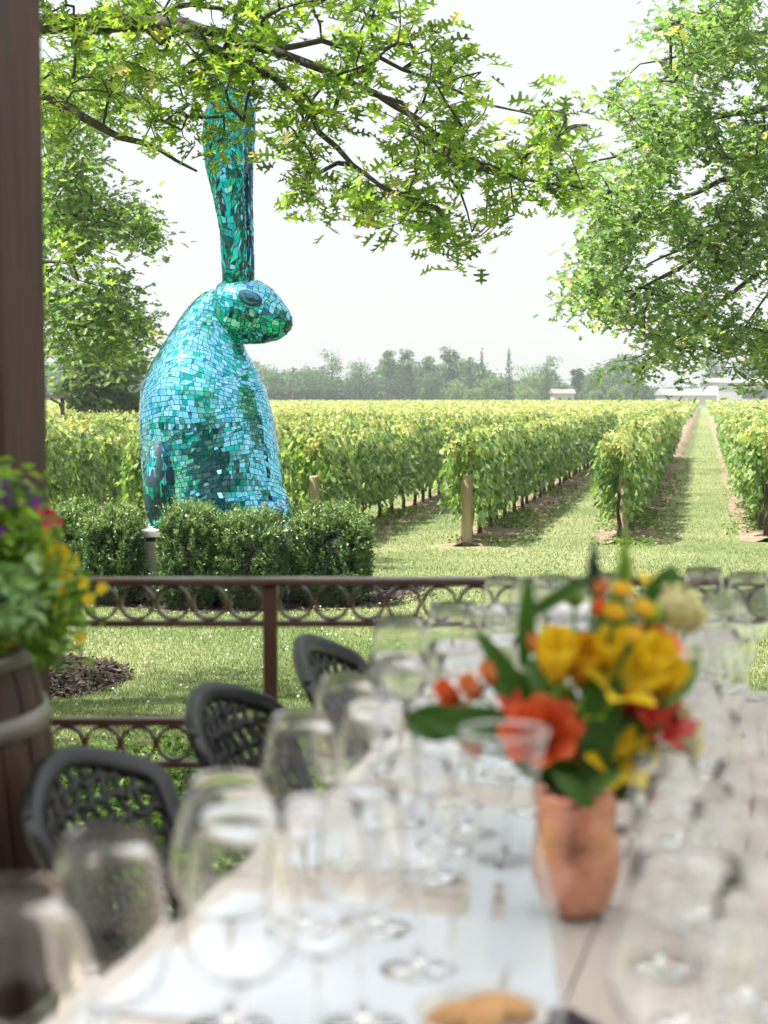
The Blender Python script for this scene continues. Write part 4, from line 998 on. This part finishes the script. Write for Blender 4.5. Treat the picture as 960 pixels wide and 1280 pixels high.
def put(kind, pos, label, group='wine glasses set out on the tables'):
    if kind in gused: o=copy_tree(GP[kind])
    else: o=GP[kind]; gused.add(kind)
    o.location=pos; o.rotation_euler=(0,0,random.uniform(0,6)); s=random.uniform(.98,1.03); o.scale=(s,s,s)
    tag(o,label,'wine glass' if kind!='tumbler' else 'tumbler',group if kind!='tumbler' else 'water tumblers on the tables')
    placed.append((pos[0],pos[1]))
placed=[]
def gpx(px, Y): return Vector(((px-480)/2000*Y*1.0, Y, TZ+.0022))
hero=[('bordeaux',128,1.14,'large wine glass in the bottom left corner before the barrel'),
      ('burgundy',8,1.03,'wine glass cut off by the left picture edge'),
      ('burgundy',282,1.36,'broad balloon wine glass in front of the brown blurred chair legs at left'),
      ('bordeaux',296,1.19,'wine glass whose rim crosses the balloon glass at left'),
      ('bordeaux',376,1.60,'tall wine glass overlapping the second chair back'),
      ('white',452,1.36,'wine glass with a bright stem glint left of the carafe'),
      ('bordeaux',470,1.62,'wine glass just right of the tall one by the second chair'),
      ('burgundy',497,2.02,'balloon glass beneath the farthest chair'),
      ('bordeaux',432,1.83,'wine glass before the farthest chair back'),
      ('white',540,1.80,'wine glass left of the bouquet leaves'),
      ('burgundy',868,1.34,'big balloon glass at right with a bright stem glint'),
      ('bordeaux',930,1.22,'wine glass at the lower right picture edge'),
      ('burgundy',955,1.40,'balloon glass at the right picture edge behind the nearest one'),
      ('white',960,1.06,'slim glass cut by the lower right picture corner'),
      ('bordeaux',398,1.26,'wine glass left of the glass with the bright stem glint'),
      ('white',524,1.50,'slim wine glass just left of the carafe rim'),
      ('burgundy',588,1.98,'balloon glass behind the carafe under the broad leaf'),
      ('white',836,1.50,'slim wine glass right of the copper vase'),
      ('bordeaux',885,1.62,'wine glass right of the pink and cream blooms'),
      ('burgundy',866,1.09,'wide glass at the bottom right of the copper vase'),]
for k,px,Y,l in hero: put(k,gpx(px,Y),l)
def far_enough(p,d=.076): return all((p[0]-a)**2+(p[1]-b)**2>d*d for a,b in placed)
# regular groups of stemware at each seat on both sides
seats=[('left',a) for a in (-0.36,0.10,0.50,0.90)]+[('right',a) for a in (-.22,.2,.6,1.0)]
sname={('left',-0.36):'nearest left seat',('left',0.10):'second left seat',('left',0.50):'third left seat',('left',0.90):'far left corner seat',('right',-.22):'nearest right seat',('right',.2):'second right seat',('right',.6):'third right seat',('right',1.0):'far right corner seat'}
spots=[('bordeaux',.30,.13,'back row, window side'),('burgundy',.30,.02,'back row centre'),('white',.30,-.10,'back row, near side'),('white',.40,.08,'innermost pair, far one'),('bordeaux',.40,-.04,'innermost pair, near one'),('burgundy',.19,.14,'outer row, far one'),('bordeaux',.17,0.03,'outer row, near one'),('tumbler',.45,.16,'beside the centre'),('white',.50,.02,'central file, far one'),('burgundy',.51,-.10,'central file, near one'),('white',.22,-.08,'outer row, nearest one')]
for sd,al in seats:
    for k,ac,dl,nm in spots:
        p=tpt(al+dl+random.uniform(-.012,.012), ac if sd=='left' else TW-ac, TZ+.0022)
        if p.y<1.5 or not far_enough(p): continue
        if ((p.x-.205)**2+(p.y-1.70)**2)<.15**2: continue
        if p.x<edge_x(p.y)+.06: continue
        if p.y>3.16: continue
        nm2={'back row, window side':'far glass of the middle file','back row centre':'centre glass of the middle file','back row, near side':'near glass of the middle file','innermost pair, far one':'far glass of the inner file','innermost pair, near one':'near glass of the inner file','outer row, far one':'far glass of the outer file','outer row, near one':'near glass of the outer file','beside the centre':'water tumbler toward the table centre','central file, far one':'far glass of the central file','central file, near one':'near glass of the central file','outer row, nearest one':'nearest glass of the outer file'}[nm]
        put(k,p,f'clear {"tumbler" if k=="tumbler" else "wine glass"}, {nm2}, at the {sname[(sd,al)]}')
# glasses standing clear at the table end against the railing
for k,px,Y,l in [('white',628,3.02,'far wine glass against the railing, leftmost of the pair left of the bouquet'),('white',694,3.06,'far wine glass against the railing right beside the bouquet spires'),
                 ('bordeaux',882,3.02,'far wine glass against the railing right of the hydrangea'),('bordeaux',938,2.9,'far wine glass at the right picture edge above the rail'),
                 ('burgundy',568,2.55,'balloon glass with the railing bent in its bowl, left of the bouquet'),('bordeaux',500,2.28,'wine glass right of the farthest chair over the sunlit lawn')]:
    p=gpx(px,Y)
    if far_enough(p,.06): put(k,p,l)

# water carafe
cp=gpx(633,1.33)
cf_=empty('water_carafe',cp,0,'clear glass carafe with flared lip and narrow neck in front of the vase','carafe')
MB().lathe([(.0005,.004),(.050,.004),(.054,.015),(.053,.06),(.046,.11),(.034,.155),(.025,.19),(.0245,.205),(.029,.235),(.0375,.268)],44).build('body',M['glass'],cf_,True)
MB().lathe([(.0365,.2676),(.0385,.2676),(.0385,.2696),(.0365,.2696),(.0365,.2676)],44).build('lip',M['stem_glass'],cf_,True)
MB().lathe([(.0005,0),(.051,0),(.052,.004),(.0005,.0045)],30).build('base',M['stem_glass'],cf_,True)
# bread bowl
bb=gpx(604,1.265); bw=empty('bread_bowl',bb,0,'small white bowl at the bottom edge in front of the carafe','bowl')
MB().lathe([(.001,0),(.025,0),(.027,.006),(.045,.03),(.052,.05),(.0535,.05),(.0545,.052),(.050,.052),(.043,.033),(.02,.012),(.001,.01)],40).build('bowl',M['porcelain'],bw,True)
for k,(dx,dy,rz,l) in enumerate([(-.018,.004,.4,'golden bread roll in the bowl, left one'),(.016,.010,-.3,'golden bread roll in the bowl, right one'),(.002,-.016,1.2,'bread roll lying across the front of the bowl')]):
    m_=MB(); vs=[];nn=14
    for i in range(9):
        t=math.pi*(i+.02)/8.04
        for j in range(nn):
            a=2*math.pi*j/nn; q=1+.06*math.sin(3*a+i); vs.append((-.03*math.cos(t),.015*q*math.sin(t)*math.cos(a),.012*q*math.sin(t)*math.sin(a)))
    m_.add(vs,[(i*nn+j,i*nn+(j+1)%nn,(i+1)*nn+(j+1)%nn,(i+1)*nn+j) for i in range(8) for j in range(nn)])
    o=m_.build('bread_roll',M['bread'],smooth=True); o.location=bb+Vector((dx,dy,.046+.004*k)); o.rotation_euler=(0,0,rz); tag(o,l,'bread','bread rolls in the bowl')
o=MB().box((0,0,0),(.03,.06,.008),bev=.003).build('napkin_ring_box',M['navy']); o.name='phone_case'
o.location=gpx(722,1.36)+Vector((0,0,.004)); o.rotation_euler=(0,0,.5); tag(o,'small dark navy object lying at the bottom edge right of the carafe','case')
# lidded jar behind the bouquet
jp=gpx(722,2.45); jr=empty('glass_jar',jp,0,'glass jar with white lid half hidden behind the bouquet','jar')
MB().lathe([(.0005,.004),(.040,.004),(.043,.012),(.043,.20),(.040,.205)],36).build('body',M['glass'],jr,True)
MB().lathe([(.0005,.205),(.043,.205),(.044,.208),(.044,.226),(.040,.231),(.0005,.232)],36).build('lid',M['porcelain'],jr,True)

# ------------------------------------------------------------------ chairs
def make_chair():
    r=empty('patio_chair')
    LN=.46; zb=.43; zt2=.78
    def bp_(s,z,off=0):   # s: -1..1 across the back, z height -> chair space (x toward table)
        hw=.155+.045*min(1,(z-zb)/(zt2-zb)); y=s*hw; x=-(z-zb)*LN-.045*(1-s*s)+off
        return Vector((x,y,z))
    path=[]
    for z in (0.43,.50,.57,.64,.69): path.append((-1,z))
    path.append((-.995,.700)); path.append((-.97,.710))
    for s in (-.88,-.74,-.58,-.4,-.2,0,.2,.4,.58,.74,.88): path.append((s,.712+.066*(1-abs(s)**1.6)))
    path += [(-s,z) for s,z in path[:7][::-1]]
    fr=MB(); vs=[]; W=.019; T=.012
    cl=[bp_(s,z) for s,z in path]
    cen=bp_(0,.60)
    for i,p in enumerate(cl):
        t=(cl[min(i+1,len(cl)-1)]-cl[max(i-1,0)]).normalized(); inn=(cen-p); inn=(inn-t*inn.dot(t)).normalized(); nrm=t.cross(inn).normalized()
        for a,b in ((-W,-T*.6),(-W*.6,-T),(W*.6,-T),(W,-T*.6),(W,T*.6),(W*.6,T),(-W*.6,T),(-W,T*.6)): vs.append(p+inn*(a+W*.6)+nrm*b)
    n=8; fs=[(i*n+k,i*n+(k+1)%n,(i+1)*n+(k+1)%n,(i+1)*n+k) for i in range(len(cl)-1) for k in range(n)]+[tuple(range(n))[::-1],tuple(range((len(cl)-1)*n,len(cl)*n))]
    fr.add(vs,fs); fr.build('back_frame',M['resin'],r,True)
    la=MB()
    for j in range(9):
        z=.46+.033*j; pts=[bp_(s,z+.008*math.sin(s*26+j*math.pi),.003*math.cos(s*26)) for s in np.linspace(-.95,.95,25)]
        la.tube(pts,.0078,5)
    for k in range(11):
        s0=-.85+.17*k; la.tube([bp_(s0+.03*math.sin(z*80),z) for z in np.linspace(.45,.755-.03*abs(s0)**3,14)],.0066,5)
    la.build('back_lattice',M['resin'],r,True)
    MB().box((.20,0,.43),(.42,.44,.03),bev=.008).build('seat',M['resin'],r)
    for sx,sy in ((.37,-.19),(.37,.19),(-.02,-.18),(.0-.02,.18)):
        MB().tube([(sx,sy,.43),(sx+(.02 if sx>.1 else -.07),sy*1.08,0)],[.020,.014],8).build('leg',M['resin'],r,True)
    return r
ch=make_chair()
# back top middle (x=-0.225, y=0) should land at the photographed peak
def place_chair(o,px,py,Y,label,da=0):
    top=P(px,py,Y); an=-TA+da; off=Vector((-.21,0,0)); off.rotate(Matrix.Rotation(an,3,'Z'))
    o.location=(top.x-off.x,top.y-off.y,0); o.rotation_euler=(0,0,an); tag(o,label,'chair','dark woven chairs along the table')
place_chair(ch,70,952,2.45,'charcoal woven resin chair nearest the camera in front of the barrel',da=-.12)
c2=copy_tree(ch); place_chair(c2,250,864,2.93,'charcoal woven resin chair, middle one of three along the railing',da=-.05)
c3=copy_tree(ch); place_chair(c3,374,800,3.16,'charcoal woven resin chair, farthest one beyond the railing post',da=.03); c3.scale=(1,1,1.055); ch.scale=(1,1,.965); c2.scale=(1,1,.985)

# ------------------------------------------------------------------ copper mug vase and bouquet
VY=1.67
vb=Vector(((724-480)/2000*VY,VY,TZ+.0005)); VH=.138
cop=empty('copper_vase',vb,0,'hammered copper vase with dark handle holding the bouquet','vase')
MB().lathe([(.0005,0),(.024,0),(.027,.002),(.037,.016),(.0455,.040),(.0490,.064),(.0455,.086),(.0425,.100),(.0440,.120),(.0485,VH),(.0465,VH),(.043,.12),(.038,.08),(.038,.05),(.03,.02),(.0005,.012)],44).build('body',M['copper'],cop,True)
MB().tube([(.045,0,.132),(.056,-.002,.130),(.060,-.003,.112),(.056,-.002,.095),(.046,0,.090)],.0048,8).build('handle',M['navy'],cop,True)
mouth=vb+Vector((0,0,VH-.03))
FG='flowers in the copper vase'
def cup_petal(m,c,ax,up,r,h,wid,open_,curl,mi=0):
    """petal standing round axis up in direction ax"""
    side=up.cross(ax); vs=[]
    for i in range(5):
        t=i/4; rad=r*(0.25+0.75*math.sin(min(1,t*1.1)*math.pi/2))+open_*t*t*r; hh=h*t - curl*max(0,t-.6)*h
        w=wid*math.sin(math.pi*(0.12+0.74*t))**.7
        for j in range(5):
            s=(j-2)/2; vs.append(c+ax*(rad*(1-.18*s*s))+side*(w*s)+up*(hh-.06*h*s*s))
    m.add(vs,[(i*5+j,i*5+j+1,(i+1)*5+j+1,(i+1)*5+j) for i in range(4) for j in range(4)],mi)
def stem_to(root,loc):
    a=mouth-loc+Vector((random.uniform(-.02,.02),random.uniform(-.02,.02),-.05)); b=mouth-loc+Vector((random.uniform(-.015,.015),random.uniform(-.015,.015),.02))
    MB().tube([a,b,b.lerp(Vector((0,0,0)),.6)+Vector((0,0,.01)),Vector((0,0,0))],[.0022]*4,6).build('stem',M['stem'],root,True)
def axis_of(loc):
    d=(loc-mouth); d.normalize(); return (d*.7+Vector((0,-.55,.25))).normalized()
def flower(kind,px,py,Y,rad,mat,label,cat,mat2=None):
    loc=P(px,py,Y); root=empty(kind,loc,0,label,cat,FG); up=axis_of(loc); ax0=up.orthogonal().normalized(); m=MB()
    def ax(a): return (Matrix.Rotation(a,3,up)@ax0)
    z=Vector((0,0,0))
    if kind=='rose':
        for ring,(rf,n,op) in enumerate([(.12,3,0),(.25,4,.05),(.40,5,.1),(.56,6,.2),(.70,7,.3),(.8,8,.42)]):
            for k in range(n): cup_petal(m,z-up*rad*.45,ax(k*2*math.pi/n+ring*.6),up,rad*rf,rad*(1.05-.06*ring-.35*op),rad*(.28+.40*rf),op,.25+.3*rf)
    elif kind=='tulip':
        for ring in range(2):
            for k in range(3): cup_petal(m,z-up*rad*.8,ax(k*2*math.pi/3+ring*1.05),up,rad*.52,rad*1.75,rad*.5,.1+.1*ring,.0)
    elif kind=='lily':
        for k in range(6): cup_petal(m,z-up*rad*.5,ax(k*math.pi/3+.2),up,rad*.75,rad*.9,rad*.27,.55,.5)
    elif kind=='daisy':
        for ring,(rr,n,h_) in enumerate([(1.0,16,.35),(.8,14,.5),(.62,12,.6)]):
            for k in range(n): cup_petal(m,z-up*rad*.3,ax(k*2*math.pi/n+ring*.2),up,rad*rr*.72,rad*h_,rad*.16,.35,.1)
        vs=[z+up*rad*.22]+[z+ax(k*2*math.pi/14)*rad*.42+up*rad*.1 for k in range(14)]
        MB().add(vs,[(0,1+k,1+(k+1)%14) for k in range(14)]).build('flower_centre',mat2 or M['gold petal'],root)
    elif kind=='hydrangea':
        for _ in range(70):
            d=Vector((random.gauss(0,1),random.gauss(0,1),random.gauss(0,1))).normalized(); c=d*rad; s=rad*.2; e1=d.orthogonal().normalized(); e2=d.cross(e1)
            m.add([c+d*s*.1,c+e1*s,c+d*s*.1+e1*s*.5+e2*s*.5,c+e2*s,c+(e2-e1)*s*.5,c-e1*s,c-(e1+e2)*s*.5,c-e2*s,c+(e1-e2)*s*.5],[(0,1,2),(0,2,3),(0,3,4),(0,4,5),(0,5,6),(0,6,7),(0,7,8),(0,8,1)])
        vs=[]; 
        for i in range(7):
            for k in range(12): t=math.pi*(i+.1)/6.2; vs.append((rad*.85*math.sin(t)*math.cos(k*math.pi/6),rad*.85*math.sin(t)*math.sin(k*math.pi/6),rad*.85*math.cos(t)))
        m.add(vs,[(i*12+k,i*12+(k+1)%12,(i+1)*12+(k+1)%12,(i+1)*12+k) for i in range(6) for k in range(12)])
    elif kind=='flower_spire':
        for i in range(26):
            t=i/25; c=Vector((0,0,-rad+2*rad*t)); w=.010*(1-.7*t); a=i*2.4; d=Vector((math.cos(a),math.sin(a),.5))
            cup_petal(m,c,d.normalized(),Vector((0,0,1)),w,w*1.3,w*.7,.3,0)
        up=Vector((0,0,1))
    m.build('bloom',mat,root,True); stem_to(root,loc)
fl=[('rose',676,912,1.62,.040,'orange petal','large open orange rose at the front left of the bouquet','rose'),
 ('rose',822,800,1.70,.027,'orange petal','red orange rose behind the round yellow flowers','rose'),
 ('daisy',770,765,1.62,.0150,'yellow petal','small round yellow flower, leftmost of the cluster of four','button flower'),
 ('daisy',804,760,1.62,.0150,'yellow petal','small round yellow flower, rightmost of the cluster of four','button flower'),
 ('daisy',790,794,1.60,.0150,'yellow petal','small round yellow flower, lowest of the cluster of four','button flower'),
 ('daisy',778,737,1.63,.0140,'yellow petal','small round yellow flower, highest of the cluster of four','button flower'),
 ('tulip',697,824,1.63,.034,'yellow petal','yellow bloom above the large orange rose','tulip'),
 ('tulip',731,832,1.64,.033,'gold petal','golden bloom in the centre of the bouquet','tulip'),
 ('lily',782,848,1.62,.040,'yellow petal','wide open yellow bloom right of centre','lily'),
 ('tulip',812,832,1.65,.034,'yellow petal','pale yellow bloom under the red orange rose','tulip'),
 ('lily',775,950,1.62,.036,'yellow petal','yellow star shaped bloom hanging low over the vase rim','lily'),
 ('tulip',590,862,1.68,.018,'peach petal','small orange bud high at the left of the bouquet','tulip'),
 ('lily',566,888,1.68,.022,'peach petal','peach red bloom farthest left of the bouquet','lily'),
 ('tulip',592,935,1.66,.015,'orange petal','small orange bud behind the carafe rim','tulip'),
 ('lily',830,905,1.64,.032,'red petal','red and pink bloom low on the right side','lily'),
 ('rose',852,915,1.68,.030,'cream petal','creamy yellow rose at the right edge of the bouquet','rose'),
 ('lily',846,812,1.72,.022,'pale petal','pale pink striped bloom at the right below the hydrangea','lily'),
 ('hydrangea',842,757,1.76,.028,'cream petal','cream hydrangea head at the upper right of the bouquet','hydrangea'),
 ('hydrangea',814,768,1.70,.014,'lime petal','small lime green ball beside the cream hydrangea','button flower'),
 ('tulip',750,738,1.74,.013,'peach petal','orange brown bud beside the dark blue spire','tulip'),
 ('hydrangea',718,747,1.74,.012,'lime petal','lime green tuft left of the dark blue spire','button flower'),
 ('lily',812,725,1.78,.016,'yellow petal','orange yellow bloom at the top right of the bouquet','lily'),
 ('tulip',668,806,1.70,.012,'peach petal','tiny orange bud beside the tall dark leaf','tulip'),
 ('rose',800,880,1.66,.022,'red petal','dark red bloom right of centre','rose'),
 ('hydrangea',706,868,1.66,.012,'lime petal','green tuft above the large orange rose','button flower'),
 ('tulip',560,868,1.69,.017,'orange petal','orange bud above the far left green leaf','tulip'),
 ('tulip',612,845,1.70,.015,'peach petal','peach bud right of the small orange bud','tulip'),
 ('lily',640,885,1.66,.020,'red petal','small coral bloom touching the large orange rose','lily'),
 ('tulip',760,815,1.63,.026,'yellow petal','yellow bloom in front under the lowest round yellow flower','tulip'),
 ('tulip',835,850,1.66,.026,'yellow petal','lemon bloom at the right middle of the bouquet','tulip'),
 ('lily',740,885,1.62,.018,'lime petal','pale green open bloom in the middle front','lily'),
 ('hydrangea',862,770,1.78,.020,'cream petal','smaller cream hydrangea head at far upper right','hydrangea'),
 ('tulip',748,762,1.70,.011,'orange petal','orange bud left of the round yellow cluster','tulip'),
 ('lily',800,940,1.63,.024,'yellow petal','yellow bloom low right beside the star shaped one','lily'),
 ('rose',718,935,1.64,.016,'peach petal','small peach rose low in the middle','rose'),
 ('flower_spire',742,712,1.75,.030,'blue_leaf','dark blue green spire at the top of the bouquet','spire'),
 ('flower_spire',781,700,1.78,.032,'lime petal','pale green budding spire at the very top of the bouquet','spire'),]
for k,px,py,Y,r,mt,l,c in fl: flower(k,px,py,Y,r,M[mt],l,c)
def sprig(px,py,Y,ln,wd,dirv,mat,label):
    loc=P(px,py,Y); root=empty('leaf_sprig',loc,0,label,'leaf sprig','greenery in the copper vase'); d=Vector(dirv).normalized(); m=MB()
    side=d.cross(Vector((0,-1,.2))).normalized(); nrm=side.cross(d); vs=[]
    for i in range(9):
        t=i/8; w=wd*math.sin(math.pi*min(1,.08+.92*t))**.8; c=d*(ln*(t-.5))+nrm*(.12*ln*math.sin(math.pi*t))
        for s in (-1,-.5,0,.5,1): vs.append(c+side*w*s+nrm*(abs(s)*w*.3))
    m.add(vs,[(i*5+j,i*5+j+1,(i+1)*5+j+1,(i+1)*5+j) for i in range(8) for j in range(4)]); m.build('leaf',mat,root,True)
    a=-d*ln*.5; b=mouth-loc; MB().tube([a,a.lerp(b,.5)+Vector((0,0,.01)),b],[.0018]*3,5).build('stem',M['stem'],root)
DL=M['dark_leaf']
for a in [(657,775,1.72,.105,.010,(.05,0,1),DL,'long dark blade leaf standing upright at the left of the bouquet'),
 (700,745,1.74,.09,.008,(.8,0,.5),DL,'narrow green leaf arching right under the lime tuft'),
 (590,905,1.66,.11,.020,(-1,0,.1),DL,'broad dark green leaf reaching to the far left'),
 (540,903,1.68,.07,.02,(-1,0,.05),DL,'green leaf tip at the extreme left of the bouquet'),
 (640,860,1.72,.09,.02,(-.7,.1,.7),DL,'dark leaf behind the small orange buds'),
 (832,738,1.76,.06,.022,(.3,0,1),DL,'round dark leaf beside the cream hydrangea'),
 (850,845,1.74,.08,.016,(.5,0,.8),M['silver_leaf'],'grey green leaf at the right side of the bouquet'),
 (738,900,1.64,.16,.012,(.05,0,1),DL,'long green blade in the centre of the bouquet'),
 (755,920,1.64,.14,.012,(.2,0,1),DL,'green blade right of centre near the rim'),
 (705,960,1.66,.08,.016,(-.5,0,.8),DL,'dark leaf under the large orange rose'),
 (735,968,1.65,.06,.016,(.1,0,1),DL,'broad leaf above the vase rim'),
 (672,962,1.70,.07,.014,(-.9,0,.4),DL,'dark leaf left of the vase rim'),
 (785,980,1.66,.05,.012,(.6,0,.6),DL,'dark leaf right of the vase rim'),
 (800,975,1.66,.08,.010,(.7,0,-.5),DL,'thin drooping leaf right of the vase'),
 (745,860,1.70,.13,.022,(-.2,.1,1),DL,'dark leaf behind the golden bloom'),
 (800,900,1.70,.12,.022,(.5,.1,.9),DL,'dark leaf behind the dark red bloom'),
 (695,880,1.70,.12,.022,(-.5,.1,.8),DL,'dark leaf behind the large orange rose'),
 (625,830,1.74,.10,.011,(-.6,0,.8),DL,'slender dark leaf pointing up left'),
 (715,985,1.60,.055,.010,(-.6,0,.5),M['stem'],'short bright green leaf over the front of the vase rim'),
 (752,978,1.60,.05,.009,(.7,0,.4),M['stem'],'short green leaf over the right of the vase rim'),
 (765,800,1.72,.12,.024,(.1,.1,1),DL,'dark leaf behind the round yellow flowers'),
 (820,950,1.70,.07,.016,(.9,0,.1),M['silver_leaf'],'small grey leaf low at the right'),]: sprig(*a)

# ------------------------------------------------------------------ haze, sky, sun
hz, nt, N, L = newmat('haze air'); out = N.new('ShaderNodeOutputMaterial'); pv = N.new('ShaderNodeVolumePrincipled')
pv.inputs['Color'].default_value = (0.84,0.92,1,1); pv.inputs['Density'].default_value = 0.00045; pv.inputs['Anisotropy'].default_value = 0.3
L.new(pv.outputs[0], out.inputs['Volume'])
h_ = MB().box((0,200,9),(560,560,20.4+2)).build('haze', hz); h_['kind']='stuff'
tag(h_,'thin pale summer haze over the vineyard','haze')

SUN_EL = 64; sun_dir = Vector((-0.80,-0.30,0)).normalized()*math.cos(R(SUN_EL)) + Vector((0,0,math.sin(R(SUN_EL))))
sd = bpy.data.lights.new('sun','SUN'); sd.energy = 3.3; sd.angle = R(0.9); sd.color = (1,0.955,0.88)
so = bpy.data.objects.new('sun', sd); COL.objects.link(so); so.rotation_euler = (-sun_dir).to_track_quat('-Z','Y').to_euler(); so.location=(-20,10,30)
w = bpy.data.worlds.new('World'); scene.world = w; w.use_nodes = True; N = w.node_tree.nodes; L = w.node_tree.links; N.clear()
out = N.new('ShaderNodeOutputWorld'); bg = N.new('ShaderNodeBackground'); sk = N.new('ShaderNodeTexSky'); sk.sky_type='NISHITA'; sk.sun_disc=False
sk.sun_elevation=R(SUN_EL); sk.sun_rotation=math.atan2(sun_dir.x,sun_dir.y); sk.dust_density=6; sk.air_density=0.9; sk.ozone_density=1.0
mx = N.new('ShaderNodeMixRGB'); mx.inputs[0].default_value=0.80; mx.inputs[2].default_value=(2.9,2.89,2.9,1)
bg.inputs['Strength'].default_value=0.095
L.new(sk.outputs[0],mx.inputs[1]); L.new(mx.outputs[0],bg.inputs['Color']); L.new(bg.outputs[0],out.inputs[0])

scene.view_settings.view_transform='Standard'; scene.view_settings.look='None'; scene.view_settings.gamma=1; scene.view_settings.exposure=1.93
c = scene.cycles
c.use_denoising=True; c.max_bounces=28; c.transparent_max_bounces=40; c.transmission_bounces=28; c.glossy_bounces=4; c.diffuse_bounces=3; c.volume_bounces=1
c.caustics_refractive=True; c.caustics_reflective=False; c.blur_glossy=0.6; c.sample_clamp_indirect=6; c.sample_clamp_direct=30
c.use_adaptive_sampling=True; c.adaptive_threshold=0.03
try: c.volume_step_rate=4
except Exception: pass
